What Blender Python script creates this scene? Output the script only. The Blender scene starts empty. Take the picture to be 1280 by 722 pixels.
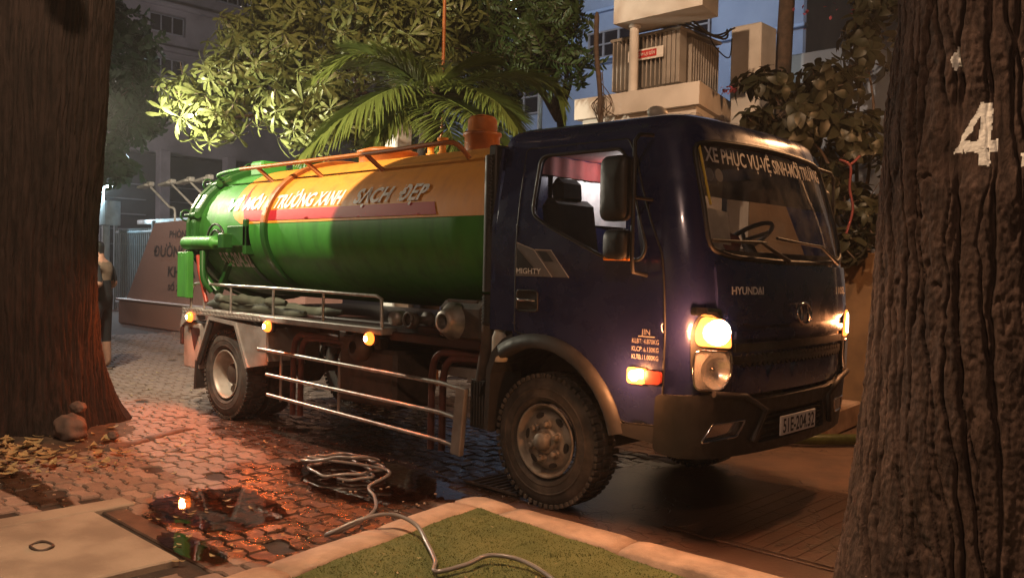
import bpy, bmesh, math, random
from mathutils import Vector, Matrix, noise
from mathutils.geometry import delaunay_2d_cdt
R = math.radians
rnd = random.Random(7)
C = bpy.context.scene.collection
SC = bpy.context.scene

# ------------------------------------------------------------------ camera
cam_d = bpy.data.cameras.new('camera')
cam = bpy.data.objects.new('camera', cam_d); C.objects.link(cam)
cam_d.sensor_width = 36; cam_d.lens = 29.98; cam_d.clip_start = 0.05; cam_d.clip_end = 600
_f = Vector((-0.68787297, 0.72538867, -0.02533887)); _r = Vector((0.72504905, 0.68833311, 0.02239202)); _u = Vector((-0.03368451, 0.00296906, 0.99942811))
CAM = Vector((3.572401, -4.033974, 1.52965))
m = Matrix.Identity(4)
for i in range(3):
    m[i][0] = _r[i]; m[i][1] = _u[i]; m[i][2] = -_f[i]; m[i][3] = CAM[i]
cam.matrix_world = m
SC.camera = cam

# ------------------------------------------------------------------ night sky, moon, exposure
W = bpy.data.worlds.new("World"); SC.world = W; W.use_nodes = True
nt = W.node_tree; bg = nt.nodes['Background']
sky = nt.nodes.new('ShaderNodeTexSky'); sky.sky_type = 'NISHITA'; sky.sun_disc = False
SUN_EL, SUN_ROT = 6.0, 200.0
sky.sun_elevation = R(SUN_EL); sky.sun_rotation = R(SUN_ROT)
nt.links.new(sky.outputs[0], bg.inputs[0]); bg.inputs[1].default_value = 0.004
sd = bpy.data.lights.new('moon', 'SUN'); sd.energy = 0.012; sd.angle = R(0.5); sd.color = (1, .95, .88)
so = bpy.data.objects.new('moon', sd); C.objects.link(so)
az = R(SUN_ROT); el = R(SUN_EL)
so.rotation_euler = Vector((math.sin(az)*math.cos(el), math.cos(az)*math.cos(el), math.sin(el))).to_track_quat('Z', 'Y').to_euler()
SC.view_settings.view_transform = 'Standard'; SC.view_settings.look = 'None'
SC.view_settings.exposure = 0.12; SC.view_settings.gamma = 1.0
SC.view_settings.use_curve_mapping = False

# lamps of the place and added fills: (position, watts, colour, radius)
KEY = ((-2.9, -1.8, 4.6), 1080, (1.0, .82, .58), .03)       # hooded floodlight above the picture
KEY_AIM, KEY_CONE = (-3.65, .45, 2.77), 55.5
SOD = ((.4, -3.0, 7.0), 2150, (1.0, .64, .38), .08)         # sodium street lamp behind the camera
COOL = ((-8.2, 9.3, 8.3), 800, (.80, .88, 1.0), .10)        # white lamp behind the foliage, at the blue building
GATE = ((1.35, 3.3, 3.4), 185, (1.0, .48, .20), .05)         # lamp by the gate pillar
POSTW = 450
FRONT_FILL = ((6.4, -8.6, 7.0), 720, (1.0, .62, .42), .10)        # added frontal fill on an unseen lamp post
SIDE = ((-6.9, -.5, 3.3), 1250, (1.0, .90, .66), .06)        # lamp post hidden behind the left trunk
FAR_FILL = ((-28.0, 3.6, 6.5), 2200, (1.0, .86, .86), .2)         # added fill, an unseen lamp brightening the grey building

def tag(o, label=None, cat=None, group=None, kind=None):
    if label: o['label'] = label
    if cat: o['category'] = cat
    if group: o['group'] = group
    if kind: o['kind'] = kind
    return o

def empty(name, loc=(0, 0, 0), label=None, cat=None, group=None, parent=None):
    o = bpy.data.objects.new(name, None); C.objects.link(o); o.location = loc
    o.empty_display_size = .1
    if parent: o.parent = parent
    return tag(o, label, cat, group)

# ------------------------------------------------------------------ materials
class N:
    def __init__(s, name):
        s.m = bpy.data.materials.new(name); s.m.use_nodes = True
        s.t = s.m.node_tree; s.b = s.t.nodes['Principled BSDF']; s.out = s.t.nodes['Material Output']
    def n(s, t, **k):
        x = s.t.nodes.new(t)
        for a, b in k.items(): setattr(x, a, b)
        return x
    def l(s, a, b): s.t.links.new(a, b)
    def val(s, x, sock):
        if isinstance(x, (int, float)): sock.default_value = x
        elif isinstance(x, (tuple, list)): sock.default_value = tuple(x) if len(x) == len(sock.default_value) else (*x, 1)
        else: s.l(x, sock)
    def math(s, op, a, b=0.0, c=None, clamp=False):
        x = s.n('ShaderNodeMath', operation=op, use_clamp=clamp)
        s.val(a, x.inputs[0]); s.val(b, x.inputs[1])
        if c is not None: s.val(c, x.inputs[2])
        return x.outputs[0]
    def mix(s, f, a, b):
        x = s.n('ShaderNodeMix', data_type='RGBA'); s.val(f, x.inputs[0]); s.val(a, x.inputs[6]); s.val(b, x.inputs[7]); return x.outputs[2]
    def ramp(s, f, lo, hi):
        x = s.n('ShaderNodeMapRange', interpolation_type='SMOOTHSTEP', clamp=True)
        s.val(f, x.inputs[0]); x.inputs[1].default_value = lo; x.inputs[2].default_value = hi; return x.outputs[0]
    def pos(s, world=False, scale=(1, 1, 1)):
        if world: o = s.n('ShaderNodeNewGeometry').outputs['Position']
        else: o = s.n('ShaderNodeTexCoord').outputs['Object']
        if scale != (1, 1, 1):
            mp = s.n('ShaderNodeMapping'); s.l(o, mp.inputs[0]); mp.inputs[3].default_value = scale; o = mp.outputs[0]
        return o
    def noise(s, vec, sc, det=4, rough=.55, dist=0):
        x = s.n('ShaderNodeTexNoise'); s.l(vec, x.inputs['Vector']); x.inputs['Scale'].default_value = sc
        x.inputs['Detail'].default_value = det; x.inputs['Roughness'].default_value = rough; x.inputs['Distortion'].default_value = dist
        return x.outputs[0]
    def bump(s, h, strength, dist=.01):
        x = s.n('ShaderNodeBump'); x.inputs['Strength'].default_value = strength; x.inputs['Distance'].default_value = dist
        s.val(h, x.inputs['Height']); s.l(x.outputs[0], s.b.inputs['Normal']); return x

def pm(name, c1, c2=None, scale=6, rough=.5, metal=0, bump=0, bscale=40, world=False, stretch=(1, 1, 1), lo=.35, hi=.68, r2=None, coat=0, spec=None, perobj=0):
    k = N(name); v = k.pos(world, stretch); b = k.b
    b.inputs['Roughness'].default_value = rough; b.inputs['Metallic'].default_value = metal
    if coat: b.inputs['Coat Weight'].default_value = coat; b.inputs['Coat Roughness'].default_value = .08
    if spec is not None: b.inputs['Specular IOR Level'].default_value = spec
    if c2 is None: c2 = tuple(x*.75 for x in c1)
    f = k.ramp(k.noise(v, scale, 6), lo, hi)
    col = k.mix(f, c1, c2)
    if perobj:
        oi = k.n('ShaderNodeObjectInfo').outputs['Random']
        hs = k.n('ShaderNodeHueSaturation'); k.l(col, hs.inputs['Color'])
        k.l(k.math('MULTIPLY_ADD', oi, perobj, 1-perobj*.5), hs.inputs['Value']); col = hs.outputs[0]
    k.l(col, b.inputs['Base Color'])
    if r2 is not None: 
        mr = k.n('ShaderNodeMapRange'); k.l(k.noise(v, scale*2.3, 5), mr.inputs[0]); mr.inputs[1].default_value = .35; mr.inputs[2].default_value = .65
        mr.inputs[3].default_value = rough; mr.inputs[4].default_value = r2; k.l(mr.outputs[0], b.inputs['Roughness'])
    if bump: k.bump(k.noise(v, bscale, 6, .65), bump, .01)
    return k.m

def emis(name, col, st):
    k = N(name); k.b.inputs['Base Color'].default_value = (*col, 1); k.b.inputs['Roughness'].default_value = .2
    k.b.inputs['Emission Color'].default_value = (*col, 1); k.b.inputs['Emission Strength'].default_value = st
    v = k.noise(k.pos(), 60, 2)
    k.l(k.math('MULTIPLY_ADD', v, st*.5, st*.75), k.b.inputs['Emission Strength'])
    return k.m

def schlick(k, f0, nrm=None):
    ge = k.n('ShaderNodeNewGeometry'); d = k.n('ShaderNodeVectorMath', operation='DOT_PRODUCT'); k.l(nrm or ge.outputs['Normal'], d.inputs[0]); k.l(ge.outputs['Incoming'], d.inputs[1])
    c = k.math('POWER', k.math('SUBTRACT', 1.0, k.math('ABSOLUTE', d.outputs['Value'])), 5.0)
    return k.math('MULTIPLY_ADD', c, 1-f0, f0, True)

def glassm(name, tint=(.55, .55, .58), rough=.02, dust_sheen=.05):
    k = N(name); t = k.t
    tr = k.n('ShaderNodeBsdfTransparent'); tr.inputs[0].default_value = (*tint, 1)
    gl = k.n('ShaderNodeBsdfGlossy'); gl.inputs['Roughness'].default_value = rough
    df = k.n('ShaderNodeBsdfDiffuse'); df.inputs[0].default_value = (.35, .32, .28, 1)
    m1 = k.n('ShaderNodeMixShader'); k.l(schlick(k, .04), m1.inputs[0]); k.l(tr.outputs[0], m1.inputs[1]); k.l(gl.outputs[0], m1.inputs[2])
    m2 = k.n('ShaderNodeMixShader')
    k.l(k.math('MULTIPLY', k.ramp(k.noise(k.pos(), 5, 6), .3, .8), dust_sheen), m2.inputs[0]); k.l(m1.outputs[0], m2.inputs[1]); k.l(df.outputs[0], m2.inputs[2])
    k.l(m2.outputs[0], k.out.inputs[0]); return k.m

def leafm(name, c1, c2, trans=.3, rough=.4, perobj=0):
    k = N(name); b = k.b
    oi = k.n('ShaderNodeObjectInfo').outputs['Random']
    nn = k.ramp(k.noise(k.pos(True), 3.1, 4), .3, .7)
    n2 = k.ramp(k.noise(k.pos(True), 38, 2), .3, .7)
    col = k.mix(k.math('MULTIPLY_ADD', nn, .5, k.math('MULTIPLY', n2, .5)), c1, c2)
    k.l(col, b.inputs['Base Color']); b.inputs['Roughness'].default_value = rough; b.inputs['Specular IOR Level'].default_value = .35
    tl = k.n('ShaderNodeBsdfTranslucent'); k.l(col, tl.inputs[0])
    mx = k.n('ShaderNodeMixShader'); mx.inputs[0].default_value = trans
    k.l(b.outputs[0], mx.inputs[1]); k.l(tl.outputs[0], mx.inputs[2]); k.l(mx.outputs[0], k.out.inputs[0])
    return k.m

def blobs(k, lst, namp=.7, nscale=2.2):
    """wet stain mask in world xy: union of ragged ellipses"""
    p = k.pos(True); sx = k.n('ShaderNodeSeparateXYZ'); k.l(p, sx.inputs[0])
    nz = k.math('MULTIPLY', k.math('SUBTRACT', k.noise(p, nscale, 6, .62), .5), namp*2)
    out = None
    for (cx, cy, rx, ry) in lst:
        a = k.math('DIVIDE', k.math('SUBTRACT', sx.outputs[0], cx), rx); b = k.math('DIVIDE', k.math('SUBTRACT', sx.outputs[1], cy), ry)
        d = k.math('ADD', k.math('ADD', k.math('MULTIPLY', a, a), k.math('MULTIPLY', b, b)), nz)
        v = k.math('SUBTRACT', 1.0, k.ramp(d, .8, 1.12))
        out = v if out is None else k.math('MAXIMUM', out, v)
    return out

WET = [(-2.0, .75, 3.2, 1.25), (-.95, -1.35, .95, .62), (-1.3, -.75, 1.1, .55), (1.2, .9, 1.6, 1.1), (-.9, -1.95, .5, .22), (-2.9, -2.15, 1.2, .14)]
def paverm(name, c1, c2):
    k = N(name); b = k.b; v = k.pos(True)
    col = k.mix(k.ramp(k.noise(v, 5, 6), .3, .7), c1, c2)
    col = k.mix(k.ramp(k.noise(v, 55, 5, .7), .45, .75), col, tuple(x*.55 for x in c1))
    oi = k.n('ShaderNodeObjectInfo').outputs['Random']
    hs = k.n('ShaderNodeHueSaturation'); k.l(col, hs.inputs['Color']); k.l(k.math('MULTIPLY_ADD', oi, .45, .78), hs.inputs['Value'])
    w = blobs(k, WET)
    dark = k.mix(w, hs.outputs[0], (0, 0, 0))
    mx = k.n('ShaderNodeMix', data_type='RGBA', blend_type='MULTIPLY'); k.l(w, mx.inputs[0]); k.l(hs.outputs[0], mx.inputs[6]); mx.inputs[7].default_value = (.19, .145, .115, 1)
    k.l(mx.outputs[2], b.inputs['Base Color'])
    k.l(k.math('SUBTRACT', .82, k.math('MULTIPLY', w, k.math('MULTIPLY_ADD', k.ramp(k.noise(v, 9, 4), .35, .6), .30, .30))), b.inputs['Roughness'])
    k.bump(k.noise(v, 70, 6, .7), .5, .006)
    return k.m

M = {}
M['navy'] = pm('navy_paint', (.013, .017, .072), (.019, .022, .082), 2.2, .18, .15, coat=.9, r2=.36)
M['green'] = pm('green_paint', (.042, .23, .026), (.024, .135, .018), 5, .5, stretch=(1.6, 1.6, .35), lo=.42, hi=.8, r2=.62, bump=.03, bscale=3)
M['dkgreen'] = pm('dark_green_paint', (.012, .07, .012), (.02, .09, .015), 4, .35)
M['orange'] = pm('orange_paint', (.64, .25, .02), (.46, .165, .018), 5, .5, stretch=(1.6, 1.6, .35), lo=.42, hi=.85, r2=.62)
M['dkorange'] = pm('weathered_orange_paint', (.42, .13, .02), (.30, .09, .02), 7, .45)
M['stripe'] = pm('red_vinyl', (.36, .008, .018), (.4, .01, .02), 3, .6)
M['vinyl'] = pm('white_vinyl', (.72, .70, .68), (.62, .60, .56), 30, .4)
M['oldvinyl'] = pm('grey_vinyl', (.50, .45, .42), (.40, .36, .34), 30, .45)
M['decal'] = pm('grey_decal', (.13, .125, .13), (.16, .15, .155), 12, .35)
M['decal2'] = pm('dark_decal', (.03, .03, .035), None, 12, .35)
M['black'] = pm('black_plastic', (.014, .013, .013), (.022, .02, .019), 9, .45, bump=.05, bscale=90, r2=.6)
M['grey'] = pm('dark_grey_plastic', (.036, .033, .033), (.024, .022, .022), 7, .5, bump=.08, bscale=90, r2=.65)
M['rubber'] = pm('tyre_rubber', (.030, .026, .024), (.085, .07, .06), 8, .75, bump=.15, bscale=60)
M['rim'] = pm('dusty_steel_rim', (.26, .23, .20), (.12, .10, .085), 9, .55, .2, bump=.1, bscale=50)
M['rimr'] = pm('pale_steel_rim', (.42, .38, .34), (.3, .26, .22), 7, .5, .3)
M['alu'] = pm('brushed_aluminium', (.55, .52, .49), (.36, .33, .3), 12, .38, .75, bump=.06, bscale=80)
M['galv'] = pm('galvanised_sheet', (.36, .33, .31), (.25, .22, .2), 5, .5, .35, bump=.05, bscale=30)
M['chrome'] = pm('chrome', (.75, .75, .76), (.6, .6, .6), 8, .12, 1)
M['tread_plate'] = pm('checker_plate', (.5, .47, .44), (.36, .33, .3), 9, .35, .7)
M['chassis'] = pm('red_oxide_chassis', (.045, .012, .009), (.025, .008, .007), 5, .55, bump=.15, bscale=40)
M['pipe'] = pm('red_pipe', (.14, .04, .03), (.08, .024, .018), 9, .45)
M['dirty'] = pm('grimy_metal', (.10, .07, .055), (.045, .034, .03), 6, .6, .2, bump=.15, bscale=40)
M['cast'] = pm('cast_aluminium', (.42, .39, .36), (.22, .19, .17), 10, .42, .6, bump=.12, bscale=60)
M['canvas'] = pm('olive_canvas', (.06, .068, .046), (.095, .098, .07), 6, .8, bump=.3, bscale=35)
M['seat'] = pm('seat_fabric', (.018, .016, .017), (.03, .026, .026), 14, .85)
M['redliner'] = pm('red_curtain', (.20, .028, .028), (.13, .02, .02), 9, .8)
M['sheet'] = pm('white_sheet', (.86, .86, .88), (.7, .7, .74), 14, .6)
M['paper'] = pm('paper', (.68, .64, .56), (.6, .55, .47), 10, .7)
M['glass'] = glassm('window_glass', (.62, .62, .64))
M['wglass'] = glassm('windscreen_glass', (.74, .72, .70), .015, .45)  # pale diffuse film raised to paint in the windscreen's reflected sheen
M['tint'] = glassm('tinted_film', (.10, .09, .085), .08, .18)
M['lens'] = glassm('clear_lens', (.97, .97, .97), .03, .06)
M['amber'] = emis('lit_amber_lens', (1, .19, .022), 3.2)
M['turn'] = emis('lit_turn_lamp', (1, .27, .05), 2.8)
M['bulb'] = emis('glowing_bulb', (1, .80, .52), 40)
M['silver'] = pm('lamp_reflector', (.85, .84, .82), (.75, .73, .71), 8, .22, .75)
M['redlens'] = pm('red_lens', (.32, .05, .03), (.26, .04, .03), 8, .25)
M['plate'] = pm('number_plate_white', (.72, .71, .70), (.66, .64, .62), 15, .4)
M['ink'] = pm('plate_ink', (.02, .02, .03), None, 15, .5)
M['yellow'] = pm('yellow_tape', (.62, .42, .02), (.5, .34, .02), 9, .5)
M['bottle'] = pm('white_plastic', (.6, .57, .5), (.48, .44, .38), 8, .45)
M['hose'] = pm('clear_grey_hose', (.22, .20, .195), (.15, .135, .13), 8, .28, coat=.3)
M['ghose'] = pm('green_suction_hose', (.11, .13, .035), (.06, .075, .022), 10, .35, bump=.2, bscale=30)
M['paver'] = paverm('concrete_paver', (.26, .18, .145), (.19, .132, .108))
M['joint'] = pm('sand_joint', (.035, .023, .017), (.02, .013, .01), 9, .9, bump=.5, bscale=50, world=True)
M['concrete'] = pm('rough_concrete', (.31, .25, .195), (.20, .155, .12), 2.6, .85, bump=.35, bscale=45, world=True)
M['kerbm'] = pm('kerb_concrete', (.42, .28, .20), (.28, .185, .13), 6, .85, bump=.6, bscale=26, world=True)
M['soil'] = pm('soil', (.07, .045, .03), (.035, .024, .017), 7, .95, bump=1, bscale=22, world=True)
M['turf'] = pm('green_turf', (.085, .10, .024), (.125, .13, .036), 3, .9, bump=.8, bscale=160, world=True)
M['wall_white'] = pm('cream_wall', (.60, .57, .54), (.48, .45, .42), 2.5, .85, bump=.1, bscale=30)
M['pillar'] = pm('ochre_pillar', (.16, .09, .04), (.10, .056, .026), 3, .8, bump=.15, bscale=25)
M['grey_wall'] = pm('grey_render', (.24, .215, .225), (.13, .115, .125), .6, .9, bump=.1, bscale=8, lo=.3, hi=.7)
M['dark_wall'] = pm('dark_ground_floor', (.03, .026, .028), None, 2, .9)
M['blue_wall'] = pm('blue_render', (.22, .29, .42), (.16, .22, .34), .7, .85)
M['blue_trim'] = pm('blue_trim', (.24, .34, .52), (.2, .3, .48), 1, .8)
M['winframe'] = pm('grey_window_frame', (.2, .2, .22), None, 3, .5)
M['pane'] = pm('dark_pane', (.008, .008, .012), (.014, .013, .018), 3, .12)
M['transf'] = pm('transformer_grey', (.30, .275, .25), (.22, .20, .18), 4, .5, bump=.05)
M['ribbon'] = pm('faded_red_ribbon', (.10, .014, .014), (.07, .01, .012), 9, .8)
M['warnred'] = pm('warning_red', (.50, .03, .03), None, 9, .5)
M['granite'] = pm('red_granite', (.36, .20, .165), (.26, .14, .12), 60, .5, r2=.6)
M['granite2'] = pm('granite_ledge', (.42, .33, .30), None, 40, .5)
M['letter'] = pm('dull_metal_letters', (.12, .085, .08), None, 20, .4, .5)
M['lampgrey'] = pm('pale_lamp_paint', (.62, .60, .58), (.5, .48, .46), 8, .5)
M['coolon'] = emis('lit_cool_lamp', (.75, .92, 1), 30)
M['warmon'] = emis('lit_warm_lamp', (1, .72, .42), 30)
M['booth'] = pm('booth_white', (.55, .6, .62), None, 4, .6)
M['fence'] = pm('fence_paint', (.25, .3, .33), None, 4, .5)
M['skin'] = pm('skin', (.36, .18, .12), (.30, .15, .10), 20, .6)
M['shirt'] = pm('black_cloth', (.006, .006, .008), None, 20, .85)
M['tan'] = pm('tan_cloth', (.16, .10, .065), (.12, .075, .05), 20, .85)
M['hair'] = pm('black_hair', (.01, .009, .009), None, 40, .5)
M['twig'] = pm('brown_bark', (.09, .06, .045), (.05, .035, .028), 12, .85, bump=.4, bscale=30)
M['leafA'] = leafm('broad_leaf', (.25, .285, .10), (.12, .15, .045), .3, .36)
M['leafB'] = leafm('fine_leaf', (.035, .065, .018), (.06, .10, .028), .3, .42)
M['leafC'] = leafm('dark_leaf', (.05, .10, .05), (.03, .06, .03), .25, .45)
M['leafD'] = leafm('big_leaf', (.022, .028, .014), (.038, .033, .021), .22, .42)
M['leafP'] = leafm('palm_leaflet', (.15, .20, .05), (.10, .145, .032), .25, .35)
M['dry'] = leafm('dry_leaf', (.40, .33, .17), (.22, .15, .08), .15, .6)
M['flower'] = leafm('pink_flower', (.30, .05, .10), (.25, .08, .12), .2, .5)
M['stone'] = pm('mossy_stone', (.13, .085, .07), (.07, .05, .045), 7, .85, bump=.6, bscale=25)

def waterm():
    k = N('puddle_water')
    tr = k.n('ShaderNodeBsdfTransparent'); tr.inputs[0].default_value = (.40, .29, .23, 1)
    gl = k.n('ShaderNodeBsdfGlossy'); gl.inputs['Roughness'].default_value = .015
    bp = k.n('ShaderNodeBump'); bp.inputs['Strength'].default_value = .045; bp.inputs['Distance'].default_value = .01
    k.l(k.noise(k.pos(True), 13, 3), bp.inputs['Height']); k.l(bp.outputs[0], gl.inputs['Normal'])
    mx = k.n('ShaderNodeMixShader'); k.l(schlick(k, .03, bp.outputs[0]), mx.inputs[0]); k.l(tr.outputs[0], mx.inputs[1]); k.l(gl.outputs[0], mx.inputs[2])
    k.l(mx.outputs[0], k.out.inputs[0]); return k.m
M['water'] = waterm()

def apronm():
    k = N('wet_concrete_apron'); b = k.b; v = k.pos(True)
    col = k.mix(k.ramp(k.noise(v, 3, 7), .3, .7), (.26, .16, .115), (.17, .11, .085))
    vor = k.n('ShaderNodeTexVoronoi', feature='DISTANCE_TO_EDGE'); vor.inputs['Scale'].default_value = 1.1
    wv = k.n('ShaderNodeVectorMath', operation='ADD'); k.l(v, wv.inputs[0])
    cb = k.n('ShaderNodeTexNoise'); k.l(v, cb.inputs['Vector']); cb.inputs['Scale'].default_value = 4; k.l(cb.outputs['Color'], wv.inputs[1]); k.l(wv.outputs[0], vor.inputs['Vector'])
    crack = k.math('SUBTRACT', 1.0, k.ramp(vor.outputs[0], .004, .016))
    col = k.mix(k.math('MULTIPLY', crack, .7), col, (.03, .02, .015))
    w = blobs(k, [(0.2, .9, 1.5, 1.25), (1.55, 1.0, 1.15, 1.05), (1.9, .4, .8, .55)], .5)
    mx = k.n('ShaderNodeMix', data_type='RGBA', blend_type='MULTIPLY'); k.l(w, mx.inputs[0]); k.l(col, mx.inputs[6]); mx.inputs[7].default_value = (.34, .27, .24, 1)
    k.l(mx.outputs[2], b.inputs['Base Color'])
    k.l(k.math('SUBTRACT', .8, k.math('MULTIPLY', w, .42)), b.inputs['Roughness'])
    k.bump(k.math('SUBTRACT', k.noise(v, 40, 6, .7), crack), .4, .008); return k.m
M['apron'] = apronm()

def barkm(name, c1, c2, vs, sc):
    k = N(name); v = k.pos(False, vs)
    n1 = k.noise(v, sc, 8, .65, .4); n2 = k.noise(k.pos(), 2.2, 4)
    col = k.mix(k.ramp(n1, .35, .65), c1, c2)
    col = k.mix(k.math('MULTIPLY', k.ramp(n2, .5, .75), .5), col, tuple(x*1.5 for x in c2))
    k.l(col, k.b.inputs['Base Color']); k.b.inputs['Roughness'].default_value = .88; k.b.inputs['Specular IOR Level'].default_value = .25
    k.bump(n1, .9, .02); return k.m
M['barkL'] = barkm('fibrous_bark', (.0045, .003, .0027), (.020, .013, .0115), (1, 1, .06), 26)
M['barkR'] = barkm('fissured_bark', (.024, .014, .011), (.070, .043, .034), (1, 1, .3), 30)
def paintm():
    k = N('worn_white_paint'); v = k.pos()
    col = k.mix(k.ramp(k.noise(v, 45, 5, .7), .58, .74), (.70, .70, .68), (.22, .19, .17))
    k.l(col, k.b.inputs['Base Color']); k.b.inputs['Roughness'].default_value = .8; k.bump(k.noise(v, 50, 6), .6, .01); return k.m
M['barkpaint'] = paintm()

# ------------------------------------------------------------------ mesh builder
class MB:
    def __init__(s): s.v = []; s.f = []; s.s = []; s.mi = []
    def add(s, vs, fs, smooth=False, mi=0):
        o = len(s.v); s.v += [tuple(v) for v in vs]
        for f in fs: s.f.append(tuple(i+o for i in f)); s.s.append(smooth); s.mi.append(mi)
        return s
    def box(s, c, d, rot=None, b=None, mi=0):
        hx, hy, hz = d[0]/2, d[1]/2, d[2]/2
        b = min(d)*.12 if b is None else b
        c = Vector(c); rot = rot or Matrix.Identity(3)
        vs = []; idx = {}
        for sx in (-1, 1):
            for sy in (-1, 1):
                for sz in (-1, 1):
                    for a in range(3):
                        q = [sx*(hx-b), sy*(hy-b), sz*(hz-b)]; q[a] = (sx*hx, sy*hy, sz*hz)[a]
                        idx[(sx, sy, sz, a)] = len(vs); vs.append(c + rot @ Vector(q))
        fs = []
        I = idx
        for a in range(3):
            u, w = (a+1) % 3, (a+2) % 3
            for sg in (-1, 1):
                loop = []
                for (p, q) in ((-1, -1), (1, -1), (1, 1), (-1, 1)):
                    k = [0, 0, 0]; k[a] = sg; k[u] = p; k[w] = q; loop.append(I[(*k, a)])
                fs.append(loop if sg > 0 else loop[::-1])
            for p in (-1, 1):
                for q in (-1, 1):
                    k0 = [0, 0, 0]; k0[u] = p; k0[w] = q; k1 = k0[:]; k0[a] = -1; k1[a] = 1
                    loop = [I[(*k0, u)], I[(*k1, u)], I[(*k1, w)], I[(*k0, w)]]
                    fs.append(loop if p*q > 0 else loop[::-1])
        for sx in (-1, 1):
            for sy in (-1, 1):
                for sz in (-1, 1):
                    l = [I[(sx, sy, sz, 0)], I[(sx, sy, sz, 1)], I[(sx, sy, sz, 2)]]
                    fs.append(l if sx*sy*sz > 0 else l[::-1])
        return s.add(vs, fs, False, mi)
    def tube(s, pts, r, n=8, closed=False, caps=True, mi=0):
        P = [Vector(p) for p in pts]; k = len(P)
        rr = r if isinstance(r, (list, tuple)) else [r]*k
        T = []
        for i in range(k):
            a = P[(i-1) % k] if (closed or i) else P[0]; b = P[(i+1) % k] if (closed or i < k-1) else P[-1]
            t = b-a; T.append(t.normalized() if t.length > 1e-9 else Vector((0, 0, 1)))
        up = Vector((0, 0, 1)) if abs(T[0].z) < .9 else Vector((1, 0, 0))
        nr = (up - T[0]*up.dot(T[0])).normalized(); vs = []
        for i in range(k):
            nr = (nr - T[i]*nr.dot(T[i]))
            nr = nr.normalized() if nr.length > 1e-6 else T[i].orthogonal().normalized()
            bi = T[i].cross(nr)
            for j in range(n):
                a = 2*math.pi*j/n; vs.append(P[i] + (nr*math.cos(a)+bi*math.sin(a))*rr[i])
        fs = []
        for i in range(k if closed else k-1):
            for j in range(n):
                a = i*n+j; b = i*n+(j+1) % n; c = ((i+1) % k)*n+(j+1) % n; d = ((i+1) % k)*n+j
                fs.append((a, b, c, d))
        s.add(vs, fs, True, mi)
        if caps and not closed:
            s.add(vs[:n], [tuple(range(n))[::-1]], False, mi); s.add(vs[-n:], [tuple(range(n))], False, mi)
        return s
    def lathe(s, prof, origin, axis, n=32, smooth=True, mi=0, closed=False):
        """prof: list of (radius, height along axis)"""
        A = Vector(axis).normalized(); U = A.orthogonal().normalized(); V = A.cross(U); O = Vector(origin); vs = []
        for (r, h) in prof:
            for j in range(n):
                a = 2*math.pi*j/n; vs.append(O + A*h + (U*math.cos(a)+V*math.sin(a))*r)
        k = len(prof); fs = []
        for i in range(k if closed else k-1):
            i2 = (i+1) % k
            for j in range(n): fs.append((i*n+j, i*n+(j+1) % n, i2*n+(j+1) % n, i2*n+j))
        return s.add(vs, fs, smooth, mi)
    def prism(s, poly, fn, t, mi=0):
        """poly of 2D points; fn(u,v,w)->3D; extruded w 0..t"""
        n = len(poly); vs = [fn(u, v, 0) for u, v in poly]+[fn(u, v, t) for u, v in poly]
        fs = [tuple(range(n))[::-1], tuple(range(n, 2*n))]+[(i, (i+1) % n, n+(i+1) % n, n+i) for i in range(n)]
        return s.add(vs, fs, False, mi)
    def build(s, name, mat, parent=None, recalc=True, **kw):
        me = bpy.data.meshes.new(name); me.from_pydata(s.v, [], s.f)
        mats = mat if isinstance(mat, (list, tuple)) else [mat]
        for mm in mats: me.materials.append(M[mm] if isinstance(mm, str) else mm)
        me.polygons.foreach_set('use_smooth', s.s)
        if len(mats) > 1: me.polygons.foreach_set('material_index', s.mi)
        if recalc:
            bm = bmesh.new(); bm.from_mesh(me); bmesh.ops.recalc_face_normals(bm, faces=bm.faces); bm.to_mesh(me); bm.free()
        me.update()
        o = bpy.data.objects.new(name, me); C.objects.link(o)
        if parent: o.parent = parent; o.matrix_parent_inverse = Matrix.Translation(-parent.location) if parent.location.length > 0 and kw.get('world', True) else Matrix.Identity(4)
        tag(o, kw.get('label'), kw.get('cat'), kw.get('group'), kw.get('kind'))
        return o

def inst(o, name=None, parent=None, mat=None):
    c = o.copy(); C.objects.link(c)
    if parent is not None: c.parent = parent
    return c

def pip(x, y, poly):
    c = False; n = len(poly); j = n-1
    for i in range(n):
        xi, yi = poly[i]; xj, yj = poly[j]
        if (yi > y) != (yj > y) and x < (xj-xi)*(y-yi)/(yj-yi)+xi: c = not c
        j = i
    return c
def dens(poly, st):
    out = []
    for i in range(len(poly)):
        a = poly[i]; b = poly[(i+1) % len(poly)]; L = math.hypot(b[0]-a[0], b[1]-a[1]); k = max(1, int(L/st))
        out += [(a[0]+(b[0]-a[0])*t/k, a[1]+(b[1]-a[1])*t/k) for t in range(k)]
    return out
def rpoly(poly, rad, n=4):
    """round the corners of a polygon"""
    out = []; k = len(poly)
    for i in range(k):
        p = Vector(poly[i]); a = Vector(poly[i-1]); b = Vector(poly[(i+1) % k])
        da = (a-p); db = (b-p); r = min(rad, da.length*.45, db.length*.45)
        A = p+da.normalized()*r; B = p+db.normalized()*r
        for t in range(n+1):
            t /= n; q = A*(1-t)**2+p*2*t*(1-t)+B*t*t; out.append((q.x, q.y))
    return out
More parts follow.
